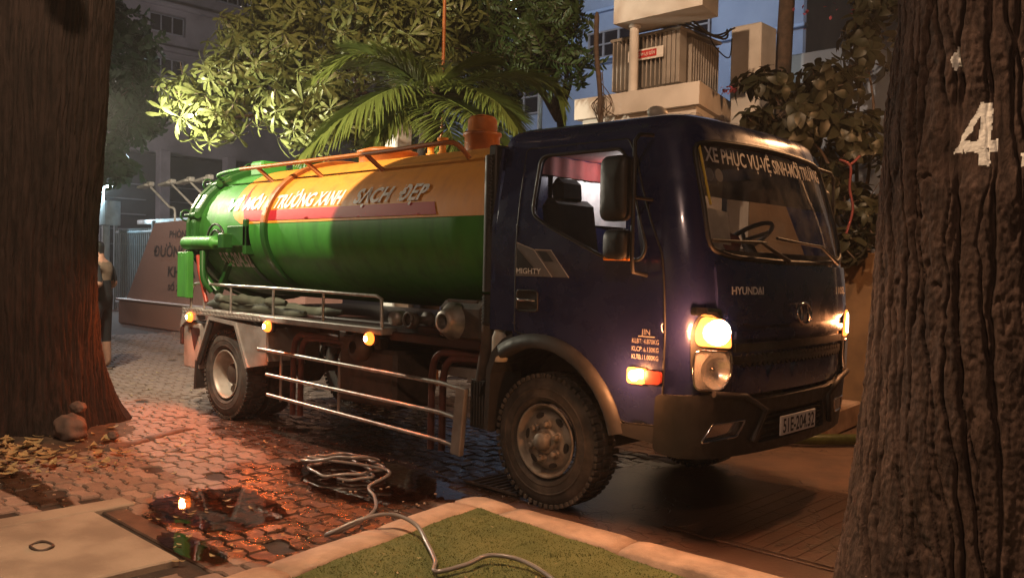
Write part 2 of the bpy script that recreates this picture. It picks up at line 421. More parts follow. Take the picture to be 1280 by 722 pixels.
def patch(mb, poly, fn, holes=(), step=.06, off=0.0, thick=0.0, smooth=True, mi=0):
    """fill a 2D polygon with holes, lay it on the surface fn(u,v,offset); thick>0 gives it a back and rim"""
    pts = []; edges = []
    for lp in [poly, *holes]:
        d = dens(lp, step); o = len(pts); pts += d; edges += [(o+i, o+(i+1) % len(d)) for i in range(len(d))]
    xs = [p[0] for p in poly]; ys = [p[1] for p in poly]
    x = min(xs)+step*.5
    while x < max(xs):
        y = min(ys)+step*.5
        while y < max(ys):
            if pip(x, y, poly) and not any(pip(x, y, h) for h in holes): pts.append((x+rnd.uniform(-.1, .1)*step, y+rnd.uniform(-.1, .1)*step))
            y += step
        x += step
    V, E, F = delaunay_2d_cdt([Vector(p) for p in pts], edges, [], 0, 1e-6)[:3]
    fs = []
    for f in F:
        cx = sum(V[i][0] for i in f)/3; cy = sum(V[i][1] for i in f)/3
        if pip(cx, cy, poly) and not any(pip(cx, cy, h) for h in holes): fs.append(tuple(f))
    mb.add([fn(v[0], v[1], off) for v in V], fs, smooth, mi)
    if thick:
        n = len(V); 
        mb.add([fn(v[0], v[1], off-thick) for v in V], [f[::-1] for f in fs], smooth, mi)
        cnt = {}
        for f in fs:
            for i in range(3):
                e = (f[i], f[(i+1) % 3]); cnt[e] = 1
        rim = [e for e in cnt if (e[1], e[0]) not in cnt]
        vs = []; q = []
        for (a, b) in rim:
            k = len(vs); vs += [fn(V[a][0], V[a][1], off), fn(V[b][0], V[b][1], off), fn(V[b][0], V[b][1], off-thick), fn(V[a][0], V[a][1], off-thick)]; q.append((k, k+3, k+2, k+1))
        mb.add(vs, q, False, mi)
    return mb
def textmesh(txt, size, shear=0, bold=0, align='LEFT', space=1):
    cu = bpy.data.curves.new('lettering', 'FONT'); cu.body = txt; cu.size = size; cu.shear = shear; cu.offset = bold; cu.align_x = align; cu.space_character = space; cu.resolution_u = 3
    ob = bpy.data.objects.new('lettering', cu); C.objects.link(ob)
    dg = bpy.context.evaluated_depsgraph_get(); me = bpy.data.meshes.new_from_object(ob.evaluated_get(dg))
    V = [(v.co.x, v.co.y) for v in me.vertices]; F = [tuple(p.vertices) for p in me.polygons]
    bpy.data.objects.remove(ob); bpy.data.curves.remove(cu); bpy.data.meshes.remove(me)
    return V, F
def lettering(name, txt, size, fn, mat, parent, width=None, height=None, cap=None, **k):
    V, F = textmesh(txt, size, **k)
    if cap:
        hv = max(v[1] for v in textmesh('H', size, **k)[0]); V = [(v[0], v[1]*cap/hv) for v in V]
    if width:
        x0 = min(v[0] for v in V); x1 = max(v[0] for v in V); V = [((v[0]-x0)/(x1-x0)*width, v[1]) for v in V]
    if height:
        hv = max(v[1] for v in textmesh('H', size, **k)[0]); V = [(v[0], v[1]*height/hv) for v in V]
    mb = MB(); mb.add([fn(u, v) for u, v in V], F); return mb.build(name, mat, parent, recalc=False)
def blob(mb, c, r, n=12, m_=8, amp=.15, sc=2.0, mi=0):
    c = Vector(c); vs = []; fs = []
    for i in range(m_+1):
        th = math.pi*i/m_
        for j in range(n):
            ph = 2*math.pi*j/n; d = Vector((math.sin(th)*math.cos(ph), math.sin(th)*math.sin(ph), math.cos(th)))
            k = 1+amp*noise.noise(d*sc+c*3.1)
            vs.append(c+Vector((d.x*r[0], d.y*r[1], d.z*r[2]))*k)
    for i in range(m_):
        for j in range(n): fs.append((i*n+j, (i+1)*n+j, (i+1)*n+(j+1) % n, i*n+(j+1) % n))
    return mb.add(vs, fs, True, mi)
def spline(pts, n=8, closed=False):
    P = [Vector(p) for p in pts]; k = len(P); out = []
    for i in range(k if closed else k-1):
        p0 = P[(i-1) % k] if closed else P[max(i-1, 0)]; p1 = P[i]; p2 = P[(i+1) % k]; p3 = P[(i+2) % k] if closed else P[min(i+2, k-1)]
        for t in range(n):
            t /= n
            out.append(.5*((2*p1)+(p2-p0)*t+(2*p0-5*p1+4*p2-p3)*t*t+(3*p1-p0-3*p2+p3)*t**3))
    if not closed: out.append(P[-1])
    return out
def interp(x, tab):
    if x <= tab[0][0]: return tab[0][1]
    for (a, b), (c, d) in zip(tab, tab[1:]):
        if x <= c:
            t = (x-a)/(c-a); return b+(d-b)*t
    return tab[-1][1]
def sstep(a, b, x):
    t = max(0, min(1, (x-a)/(b-a))); return t*t*(3-2*t)

# ================================================================== GROUND
g = MB(); g.add([(-150, -150, -.06), (150, -150, -.06), (150, 150, -.06), (-150, 150, -.06)], [(0, 1, 2, 3)])
g.build('ground', 'joint', kind='structure')
SLAB = (-1.72, -.56, -3.3, -2.03)          # x0,x1,y0,y1
BED = [(-.40, -.17), (-.13, -1.85), (.12, -3.3), (4.2, -3.3), (4.2, -.0), (1.9, -.06), (.6, -.19)]
def zone_paver(x, y):
    if -2.0 < x < -.38 and y < -1.86: return False
    if pip(x, y, BED): return False
    if x > -.22 and y > -.35: return False
    d = math.hypot((x+4.75)/1.05, (y+1.55)/.8)
    if d < 1+.25*noise.noise(Vector((x*2, y*2, 0))): return False
    return True
mb = MB(); mb.add([(-30, -9, -.018), (-.2, -9, -.018), (-.2, 9, -.018), (-30, 9, -.018)], [(0, 1, 2, 3)])
pavement = mb.build('pavement', 'joint', kind='structure')
def paver_geo(seed):
    """wave-sided paver; odd seeds are the half-shifted columns"""
    r = random.Random(seed); L, Wd = .235, .122; amp = .0155; ph = 0 if seed % 2 == 0 else .1175
    def zz(t):
        t = ((t+ph)/.235) % 1.0
        return amp*(1 if .06 < t < .44 else -1 if .56 < t < .94 else (t/.06 if t <= .06 else (.5-t)/.06 if t < .56 else (t-1)/.06))
    xs = [-.1125, -.095, -.075, -.05, -.02, -.012, .012, .02, .05, .075, .095, .1125]
    low = [(x, -Wd/2+.0055+zz(x)) for x in xs]; up = [(x, Wd/2-.0055+zz(x)) for x in xs[::-1]]
    ring = [(x+r.uniform(-.0025, .0025), y+r.uniform(-.0025, .0025)) for x, y in low+up]; n = len(ring)
    vs = [(x, y, -.05) for x, y in ring]+[(x, y, -.011) for x, y in ring]+[(x*.945, (y-zz(x))*.90+zz(x), r.uniform(-.0014, .0008)) for x, y in ring]
    fs = []
    for k in (0, 1): fs += [(k*n+i, k*n+(i+1) % n, (k+1)*n+(i+1) % n, (k+1)*n+i) for i in range(n)]
    fs.append(tuple(range(2*n, 3*n)))
    return vs, fs
PG = [paver_geo(i) for i in range(4)]
PMe = []
for i, (vs, fs) in enumerate(PG):
    me = bpy.data.meshes.new('paver'); me.from_pydata(vs, [], fs); me.materials.append(M['paver']); PMe.append(me)
cells = []
for i in range(-70, 1):
    for j in range(-40, 40):
        x = (i+(.5 if j % 2 else 0))*.235-.11; y = j*.122+.02
        if y < -4 or y > 4.3 or x < -14 or not zone_paver(x, y): continue
        q = Vector((x, y, 0))-CAM; dd = q.dot(_f)
        if dd < .5: continue
        px = 640+1066*q.dot(_r)/dd; py = 361-1066*q.dot(_u)/dd
        seen = -40 < px < 1320 and py < 760 and not (430 < px < 760 and py < 585) and not (px < 130 and py < 560)
        if x < -10 and not seen: continue
        cells.append((0 if seen else 1, dd, x, y, j % 2))
cells.sort()
mbs = MB()
for n_, (sn, dd, x, y, od) in enumerate(cells):
    k = rnd.randrange(2)*2+od; sink = noise.noise(Vector((x*.9, y*.9, 3)))*.018
    T = Matrix.Translation((x, y, sink+rnd.uniform(-.004, .003)-.004)) @ Matrix.Rotation(rnd.uniform(-.02, .02)+(math.pi if rnd.random() < .5 else 0)*0, 4, 'Z') @ Matrix.Rotation(rnd.gauss(0, .021), 4, 'X') @ Matrix.Rotation(rnd.gauss(0, .018), 4, 'Y')
    if rnd.random() < .012: continue
    if n_ < 298:
        o = bpy.data.objects.new('paver', PMe[k]); C.objects.link(o); o.parent = pavement; o.matrix_basis = T
    else:
        vs, fs = PG[k]; mbs.add([T @ Vector(v) for v in vs], fs)
mbs.build('paver_field', 'paver', pavement, recalc=False, kind='stuff')

# wet concrete apron the truck's front stands on
def apz(x, y): return -.010+.006*noise.noise(Vector((x*1.3, y*1.3, 0)))
mb = MB(); nx, ny = 60, 60; vs = []; fs = []
for i in range(nx+1):
    for j in range(ny+1):
        x = -.33+i*9.3/nx; y = -.34+j*9.3/ny; vs.append((x, y, apz(x, y)))
for i in range(nx):
    for j in range(ny): fs.append((i*(ny+1)+j, (i+1)*(ny+1)+j, (i+1)*(ny+1)+j+1, i*(ny+1)+j+1))
mb.add(vs, fs, True); mb.build('apron', 'apron', kind='structure')

# ribbed strip in front of the truck
rb = empty('ribbed_ramp', (1.32, 1.06, 0), 'dark wet ribbed concrete ramp strip on the ground before the bumper', 'ramp')
rrot = Matrix.Rotation(.02, 3, 'Z'); mb = MB(); mb.box((1.32, 1.06, -.006), (1.15, 1.5, .010), b=.002); mb.build('base', 'apron', rb)
for i in range(11):
    mb = MB(); x = .82+i*.10
    mb.box((x, 1.06, .004), (.096, 1.44, .0025), b=.001); mb.build('rib', 'apron', rb)

# planting bed: kerb stones round green turf
def bedz(x, y): return .05+.012*noise.noise(Vector((x*3, y*3, 1)))+.006*noise.noise(Vector((x*14, y*14, 1)))
TURF = [(-.16, -.37), (.11, -1.87), (.35, -3.3), (4.0, -3.3), (4.0, -.42), (1.43, -.48), (.5, -.41)]
mb = MB(); patch(mb, TURF, lambda u, v, o: Vector((u, v, bedz(u, v)+o)), step=.05)
turf = mb.build('turf', 'turf', kind='structure')
mb = MB()
for i in range(42000):
    x = rnd.uniform(-.2, 2.4); y = rnd.uniform(-2.4, -.38)
    if not pip(x, y, TURF): continue
    z = bedz(x, y); a = rnd.uniform(0, 6.28); h = rnd.uniform(.003, .009); dx, dy = math.cos(a)*.0035, math.sin(a)*.0035; lx, ly = rnd.gauss(0, .006), rnd.gauss(0, .006)
    mb.add([(x-dx, y-dy, z-.002), (x+dx, y+dy, z-.002), (x+lx, y+ly, z+h)], [(0, 1, 2)])
mb.build('turf_blades', 'turf', turf, recalc=False, kind='stuff')
kerb = MB(); kerb.box((1.0, -2.2, -.03), (.4, .4, .02)); kerb = kerb.build('kerb', 'soil', kind='structure')
def kstone(a, b, wdt, side, h=.058, mat='kerbm'):
    """one kerb stone from a to b, lying to the given side"""
    A = Vector((*a, 0)); B = Vector((*b, 0)); d = (B-A); L = d.length; d.normalize(); nrm = Vector((-d.y, d.x, 0))*side
    k = max(3, int(L/.07)); secs = [(0, -.06), (0, h-.016), (.014, h), (wdt*.5, h+.004), (wdt-.014, h-.002), (wdt, h-.018), (wdt, -.06)]
    mb = MB(); vs = []
    for i in range(k+1):
        for (o, z) in secs:
            q = A+d*(L*i/k)+nrm*o; nz = noise.noise(q*6+Vector((0, 0, z*9)))*.015+noise.noise(q*19+Vector((0, 0, z*20)))*.009
            e = .01 if i in (0, k) else 0
            vs.append((q.x+nrm.x*nz, q.y+nrm.y*nz, z+(nz*.6-e if z > 0 else 0)))
    n = len(secs); fs = [(i*n+j, i*n+j+1, (i+1)*n+j+1, (i+1)*n+j) for i in range(k) for j in range(n-1)]
    fs += [tuple(range(n)), tuple(range(k*n, k*n+n))]
    mb.add(vs, fs, True); return mb.build('kerb_stone', mat, kerb)
xs = [-.36, .02, .9, 1.85, 2.25]
ky = lambda x: -.19+.05*max(0, x-.3)
for a, b in zip(xs, xs[1:]):
    kstone((a+.006, ky(a)), (b-.006, ky(b)), .215 if a > -.1 else .19, -1)
ys = [-.40, -1.1, -1.85, -2.6, -3.3]
kx = lambda y: -.37+.16*(-.2-y)*.9
for a, b in zip(ys, ys[1:]):
    kstone((kx(a), a-.005), (kx(b), b+.005), .21, 1)

for a, b in (((-3.35, -1.32), (-3.55, -.92)), ((-3.56, -.90), (-3.80, -.42))): kstone(a, b, .10, 1, .022, 'stone')
# concrete cover slab with a lifting ring, bottom left
cv = empty('cover_slab', (-1.14, -2.6, 0), 'large flat concrete cover slab with rusty lifting ring, left foreground', 'slab')
mb = MB(); mb.box((-1.14, -2.67, -.005), (1.12, 1.22, .05), b=.008); mb.build('slab', 'concrete', cv)
mb = MB()
mb.box((-1.83, -2.55, -.012), (.19, 1.5, .05), b=.008)
mb.build('frame_strip', 'concrete', cv)
mb = MB(); mb.box((-1.14, -1.93, -.024), (1.6, .14, .04), b=.008); mb.build('edge_strip', 'dirty', cv)
mb = MB(); mb.tube([(-1.22+.075*math.cos(a*.3307), -2.50+.05*math.sin(a*.3307), .024+.004*math.sin(a)) for a in range(19)], .008, 6, closed=True); mb.build('lifting_ring', 'dirty', cv)
# soil round the left tree
mb = MB(); vs = []; fs = []; nx, ny = 50, 44
for i in range(nx+1):
    for j in range(ny+1):
        x = -6.2+i*2.9/nx; y = -2.7+j*2.2/ny; d = math.hypot((x+4.75)/1.25, (y+1.55)/.95)
        vs.append((x, y, .03*(1-sstep(.6, 1.1, d))-.016-.03*sstep(1.0, 1.35, d)+.016*noise.noise(Vector((x*6, y*6, 0)))+.01*noise.noise(Vector((x*15, y*15, 5)))))
for i in range(nx):
    for j in range(ny): fs.append((i*(ny+1)+j, (i+1)*(ny+1)+j, (i+1)*(ny+1)+j+1, i*(ny+1)+j+1))
mb.add(vs, fs, True); mb.build('soil', 'soil', kind='structure')
# puddles
def puddle(cx, cy, rx, ry, sd, z=.0045):
    mb = MB(); ring = []
    for i in range(70):
        a = 2*math.pi*i/70; k = 1+.28*noise.noise(Vector((math.cos(a)*1.6+sd, math.sin(a)*1.6, 0)))+.10*noise.noise(Vector((math.cos(a)*6+sd, math.sin(a)*6, 4)))
        ring.append((cx+rx*k*math.cos(a), cy+ry*k*math.sin(a)))
    patch(mb, ring, lambda u, v, o: Vector((u, v, z)), step=.15); return mb.build('puddle', 'water', kind='structure')
puddle(-1.33, -1.47, .50, .36, 1, .0105); puddle(-1.25, -.35, .7, .45, 5, .007); puddle(-.75, -1.92, .38, .1, 3, .006)

# drain grate by the front wheel
gr = empty('drain_grate', (-.35, .3, 0), 'small iron drain grate on the ground beside the front wheel', 'grate')
mb = MB(); mb.box((-.52, .28, .004), (.5, .34, .01), b=.002); mb.build('tray', 'black', gr)
for i in range(8):
    mb = MB(); mb.box((-.73+i*.06, .28, .016), (.022, .33, .014), b=.003); mb.build('bar', 'dirty', gr)
mb = MB(); mb.box((-.52, .105, .017), (.52, .018, .018), b=.003); mb.build('rim_bar', 'dirty', gr); mb = MB(); mb.box((-.52, .455, .017), (.52, .018, .018), b=.003); mb.build('rim_bar', 'dirty', gr)

# grey hose: coil, then over the kerb onto the turf
pts = []
cx, cy = -1.55, -.38
for i in range(50):
    a = -1.0+i*.36; rr = .225+.03*math.sin(i*.9)+.02*math.sin(i*2.3)
    pts.append((cx+rr*1.18*math.cos(a)+.03*math.sin(i*.35), cy+rr*.92*math.sin(a)+.03*math.cos(i*.5), .014+i*.0016+.012*abs(math.sin(i*.55))+(.10*math.exp(-((i-36)/3.2)**2))))
pts += [(-1.13, -.30, .09), (-1.05, -.52, .03), (-.86, -.62, .016), (-.62, -.80, .016), (-.47, -1.04, .016), (-.40, -1.28, .02), (-.33, -1.33, .05), (-.25, -1.17, .115), (-.13, -1.06, .145), (.04, -1.03, .12), (.24, -1.12, .085), (.44, -1.24, .075), (.56, -1.34, .075), (.62, -1.2, .09), (.62, -1.05, .10), (.74, -.97, .095), (.92, -.98, .08), (1.15, -1.08, .07), (1.4, -1.3, .07), (1.6, -1.7, .07), (1.6, -2.3, .07)]
mb = MB(); mb.tube(spline(pts, 6), .0115, 8)
tag(mb.build('garden_hose', 'hose'), 'coiled grey hose on the wet pavers trailing over the kerb onto turf', 'hose')
# dark green suction hose on the far side
mb = MB(); mb.tube(spline([(-.9, 2.6, .05), (-.1, 3.06, .055), (.3, 3.32, .055), (.62, 3.68, .055), (1.0, 4.1, .055), (1.7, 4.7, .05)], 8), .05, 12)
tag(mb.build('suction_hose', 'ghose'), 'thick dark green suction hose lying on orange lit ground beyond the bumper', 'hose')
mb = MB()
k2 = MB()
d = Vector((-.43, 1.76, 0)).normalized()
k2.box((.10, 4.75, .12), (.2, 2.0, .24), Matrix.Rotation(.10, 3, 'Z'), b=.02); tag(k2.build('kerb_beam', 'kerbm'), 'low brown concrete kerb beam in front of the ochre pillar', 'kerb')

# stones at the foot of the left tree
for c, r, lab in (((-3.98, -1.40, .10), (.17, .12, .12), 'large rounded brown stone leaning on the left tree foot'), ((-4.10, -1.30, .25), (.085, .06, .05), 'small pinkish stone lying on top of the large rounded stone'), ((-3.72, -1.16, .05), (.05, .04, .04), 'fist sized stone right of the large rounded stone')):
    mb = MB(); blob(mb, c, r, 28, 18, .25, 2.0); tag(mb.build('stone', 'stone'), lab, 'stone', 'stones at the foot of the left tree')
# fallen leaves
mb = MB()
def fallen(x, y, z, L, a):
    vs = []; w = L*.42; cu = rnd.uniform(.1, .5)*L
    for t, ww in ((0, .05), (.3, .8), (.6, 1), (.85, .6), (1, .05)):
        for s_ in (-1, 0, 1):
            u = (t-.5)*L; v = s_*ww*w/2; zz = z+.006+cu*abs(t-.5)**2*2+abs(s_)*.12*w*ww
            vs.append((x+u*math.cos(a)-v*math.sin(a), y+u*math.sin(a)+v*math.cos(a), zz))
    fs = []
    for i in range(4):
        for j in (0, 1): fs.append((i*3+j, i*3+j+1, (i+1)*3+j+1, (i+1)*3+j))
    mb.add(vs, fs, True)
for i in range(260):
    x = rnd.gauss(-3.9, .55); y = rnd.gauss(-2.0, .35)
    if math.hypot(x+4.95, y+1.42) < .75: continue
    fallen(x, y, .015, rnd.uniform(.05, .17), rnd.uniform(0, 6.28))
for i in range(120): fallen(rnd.uniform(-3.6, -2.6), rnd.uniform(-1.9, -.2), .004, rnd.uniform(.02, .06), rnd.uniform(0, 6.28))
for i in range(34): fallen(rnd.uniform(-1.6, -.4), rnd.uniform(-2.1, -1.3), .006, rnd.uniform(.015, .06), rnd.uniform(0, 6.28))
for i in range(60): fallen(rnd.uniform(-9, -4.8), rnd.uniform(-1, 1), .006, rnd.uniform(.03, .08), rnd.uniform(0, 6.28))
for i in range(26): fallen(rnd.uniform(0, 1.6), rnd.uniform(-1.7, -.5), .055, rnd.uniform(.012, .03), rnd.uniform(0, 6.28))
mb.build('leaf_litter', 'dry', recalc=False, kind='stuff')
mb = MB()
for i in range(420):
    x = rnd.uniform(-6.5, -.5); y = rnd.uniform(-2.1, .3); s_ = rnd.uniform(.003, .012)
    if -1.75 < x < -.5 and y < -1.9: continue
    mb.box((x, y, .004+s_*.3), (s_*1.6, s_, s_*.8), Matrix.Rotation(rnd.uniform(0, 3), 3, 'Z'))
mb.build('grit', 'kerbm', recalc=False, kind='stuff')

# ================================================================== TANKER TRUCK (origin: ground under the right front wheel face; x forward, y across)
truck = empty('tanker_truck', (0, 0, 0), 'dark blue tanker truck with green and orange tank, hazard lamps lit', 'truck')
WD = 2.07; YC = WD/2; WB = 4.15
def B(name, mb, mat, parent=truck, **k): return mb.build(name, mat, parent, **k)

# --- cab skin: plan outline swept in z
_half = [(-.45, 0), (-.2, 0), (.1, 0), (.4, 0), (.65, 0), (.82, .002), (.92, .008), (.995, .026), (1.05, .058), (1.09, .105), (1.118, .175), (1.14, .27), (1.163, .42), (1.182, .62), (1.194, .84), (1.198, YC)]
_pts = [Vector((*p, 0)) for p in _half]; _pl = spline(_pts+[Vector((1.194, 2*YC-.84, 0))], 12)[:len(_half)*12-11]
_S = [-.45]
for a, b in zip(_pl, _pl[1:]): _S.append(_S[-1]+(b-a).length)
LH = _S[-1]
import bisect
def plan(s):
    mir = s > LH
    if mir: s = 2*LH-s
    if s <= -.45: x, y = s, 0.
    else:
        i = min(bisect.bisect_left(_S, s), len(_S)-1); i = max(i, 1)
        t = (s-_S[i-1])/max(1e-9, _S[i]-_S[i-1]); q = _pl[i-1].lerp(_pl[i], t); x, y = q.x, q.y
    return x, (WD-y if mir else y)
def sy(y):
    """arc position where the front has lateral coordinate y"""
    if y > YC: return 2*LH-sy(WD-y)
    for i in range(1, len(_pl)):
        if _pl[i].y >= y and _pl[i].x > .8: 
            t = (y-_pl[i-1].y)/max(1e-9, _pl[i].y-_pl[i-1].y); return _S[i-1]+t*(_S[i]-_S[i-1])
    return LH
DX = [(.3, -.02), (.5, .0), (.9, .03), (1.2, .035), (1.45, .022), (1.63, 0), (1.9, -.055), (2.3, -.165), (2.5, -.24)]
DY = [(.3, .02), (.6, .01), (.9, 0), (1.62, .0), (1.8, .012), (2.0, .04), (2.3, .095), (2.5, .14)]
def surf0(s, z):
    x, y = plan(s); w = sstep(.45, 1.02, x); x += w*interp(z, DX); dy = interp(z, DY); y += dy*(1-y/YC) if y < YC else -dy*(1-(WD-y)/YC)
    return Vector((x, y, z))
def surf(s, z, off=0):
    p = surf0(s, z)
    if off == 0: return p
    a = surf0(s+.01, z)-surf0(s-.01, z); b = surf0(s, z+.02)-surf0(s, z-.02)
    return p+a.cross(b).normalized()*off
ctr = surf(.2, 1.2, 1.0)
SG = 1 if ctr.y < 0 else -1
def cs(s, z, off=0): return surf(s, z, off*SG)

# arch and door outlines (s, z)
AC = (.0, .44)
def arc(r, a0, a1, n=14): return [(AC[0]+r*math.cos(R(a0+(a1-a0)*i/n)), AC[1]+r*math.sin(R(a0+(a1-a0)*i/n))) for i in range(n+1)]
arch = arc(.60, 158, 22)
win = rpoly([(-.09, 2.245), (.56, 2.245), (.66, 2.13), (.80, 1.66), (.76, 1.585), (.50, 1.60), (.08, 1.775), (-.10, 1.865)], .06)
door = rpoly([(-.225, 2.30), (.62, 2.30), (.72, 2.19), (.895, 1.62), (.90, .66), (.66, .645), (.535, .72)]+arc(.66, 28, 96, 7)+[(-.215, 1.115)], .03, 3)
SE = 2*LH
mir = lambda poly: [(SE-a, b) for a, b in poly][::-1]
ws = [(sy(.135)+.02, 1.655)]+[(sy(.135)+(SE-2*sy(.135))*t/10, 1.625-.03*math.sin(math.pi*t/10)) for t in range(1, 10)]+[(SE-sy(.135)-.02, 1.655), (SE-sy(.12)-.012, 2.255)]+[(SE-sy(.12)-(SE-2*sy(.12))*t/10, 2.275+.02*math.sin(math.pi*t/10)) for t in range(1, 10)]+[(sy(.12)+.012, 2.255)]
ws = rpoly(ws, .06, 3)
lower = .62
outl = [(-.45, 1.115), (-.24, 1.115)]+arc(.60, 118, 20, 12)+[(.60, .60), (.97, .56), (1.06, .84)]+[(1.06+(SE-2.12)*t/16, .84) for t in range(1, 17)]+[(SE-.97, .56), (SE-.60, .60)]+[(SE-a, b) for a, b in arc(.60, 20, 118, 12)]+[(SE+.24, 1.115), (SE+.45, 1.115), (SE+.40, 2.33)]+[(SE+.40-(SE+.80)*t/30, 2.33) for t in range(1, 31)]
shrink = lambda poly, k: [((p[0]-.33)*(1-k)+.33, (p[1]-1.5)*(1-k)+1.5) for p in poly]
dh = shrink(door, .035)
_b0, _b1 = sy(.055)+.01, sy(.265); BC = (_b0*.42+_b1*.58, .985); bowl = [(BC[0]+.1*math.cos(t*.3142), BC[1]+.105*math.sin(t*.3142)) for t in range(20)]
mb = MB(); patch(mb, outl, cs, [dh, mir(dh), ws, bowl, mir(bowl)], step=.075, off=0, thick=.03)
cab = B('cab', mb, 'navy')
# roof: successive inset rings
mb = MB(); levels = [(2.325, 0, 0), (2.36, .006, 0), (2.40, .03, 0), (2.43, .075, 0), (2.455, .15, 0), (2.475, .30, 0), (2.487, .52, 0), (2.49, .8, 0)]
n = 90; vs = []
for (z, ins, _) in levels:
    for i in range(n):
        s = -.42+(SE+.84)*i/(n-1); p = surf0(s, min(z, 2.34)); c = Vector((.28, YC, 0)); d = Vector((p.x-c.x, p.y-c.y, 0)); L = d.length
        k = max(0, L-ins)/L if ins < .5 else (1-ins)*.8
        vs.append((c.x+d.x*k, c.y+d.y*k, z))
fs = [(i*n+j, i*n+j+1, (i+1)*n+j+1, (i+1)*n+j) for i in range(len(levels)-1) for j in range(n-1)]
fs += [(i*n+n-1, i*n, (i+1)*n, (i+1)*n+n-1) for i in range(len(levels)-1)]+[tuple(range((len(levels)-1)*n, len(levels)*n))]
mb.add(vs, fs, True); B('roof', mb, 'navy', cab)
mb = MB()
for y in (.75, 1.0, 1.25):
    mb = MB(); blob(mb, (.62, y, 2.515), (.05, .055, .035), 10, 6, 0); B('roof_marker_lamp', mb, 'lens', cab)

mb = MB(); blob(mb, (.56, .42, 2.50), (.055, .09, .045), 12, 8, .1); B('roof_beacon', mb, 'bottle', cab)
# back wall with rear window
mb = MB(); bw = [(.02, 1.12), (WD-.02, 1.12), (WD-.02, 1.8), (WD-.1, 2.33), (.1, 2.33), (.02, 1.8)]; rw = rpoly([(.60, 1.86), (1.47, 1.86), (1.47, 2.20), (.60, 2.20)], .04)
patch(mb, bw, lambda u, v, o: Vector((-.44-o, u, v)), [rw], step=.2, thick=-.03, smooth=False); B('rear_wall', mb, 'navy', cab)
mb = MB(); top = [(.575+.045*i, 2.185+.010*math.sin(i*2.1)+.006*math.sin(i*5.3)) for i in range(21)]
patch(mb, [(.575, 1.86), (1.475, 1.86)]+top[::-1], lambda u, v, o: Vector((-.425-.005*math.sin(u*40)+o, u, v)), step=.05, thick=.004); B('rear_window_sheet', mb, 'sheet', cab)
mb = MB(); mb.box((-.12, YC, 2.305), (.10, .22, .025), b=.006); B('dome_lamp', mb, 'lens', cab)
mb = MB(); patch(mb, [(.1, 2.185), (WD-.1, 2.185), (WD-.12, 2.32), (.12, 2.32)], lambda u, v, o: Vector((-.40+.012*math.sin(u*38)+o, u, v)), step=.03, thick=.006); B('red_curtain', mb, 'redliner', cab)
# interior: floor, headliner, seats, dash, wheel
mb = MB(); mb.box((.3, YC, 1.09), (1.4, 1.95, .04)); B('cab_floor', mb, 'black', cab)
mb = MB(); mb.box((.22, YC, 2.335), (1.2, 1.75, .03)); B('headliner', mb, 'redliner', cab)
for yy in (.46, 1.55):
    mb = MB(); mb.box((.16, yy, 1.45), (.5, .5, .16), b=.05); mb.box((-.14, yy, 1.72), (.14, .48, .56), Matrix.Rotation(-.16, 3, 'Y'), b=.05); mb.box((-.19, yy, 2.05), (.10, .27, .18), Matrix.Rotation(-.1, 3, 'Y'), b=.04); B('seat', mb, 'seat', cab)
mb = MB(); mb.box((.82, YC, 1.50), (.34, 1.78, .26), b=.06); mb.box((.70, 1.52, 1.60), (.22, .42, .12), b=.04); B('dashboard', mb, 'black', cab)
mb = MB(); c = Vector((.58, 1.52, 1.76)); ax = Vector((-.55, 0, .83)).normalized(); U = ax.orthogonal().normalized(); V = ax.cross(U)
mb.tube([c+(U*math.cos(a*.2618)+V*math.sin(a*.2618))*.215 for a in range(24)], .016, 8, closed=True)
for a in (.3, 2.4, 4.5): mb.tube([c, c+(U*math.cos(a)+V*math.sin(a))*.21], .014, 6)
mb.tube([c, c-ax*.3], .04, 8); B('steering_wheel', mb, 'black', cab)
mb = MB(); mb.box((.86, .52, 1.69), (.02, .40, .13), Matrix.Rotation(-.5, 3, 'Y'), b=.003); mb.box((.80, .98, 1.66), (.10, .16, .03), Matrix.Rotation(.3, 3, 'Z'), b=.01); mb.box((.86, 1.3, 1.655), (.12, .2, .02), Matrix.Rotation(-.2, 3, 'Z'), b=.004); B('papers', mb, 'paper', cab)
mb = MB(); blob(mb, (.83, .86, 1.70), (.07, .09, .08), 12, 8, .2); B('dashboard_bag', mb, 'redliner', cab)

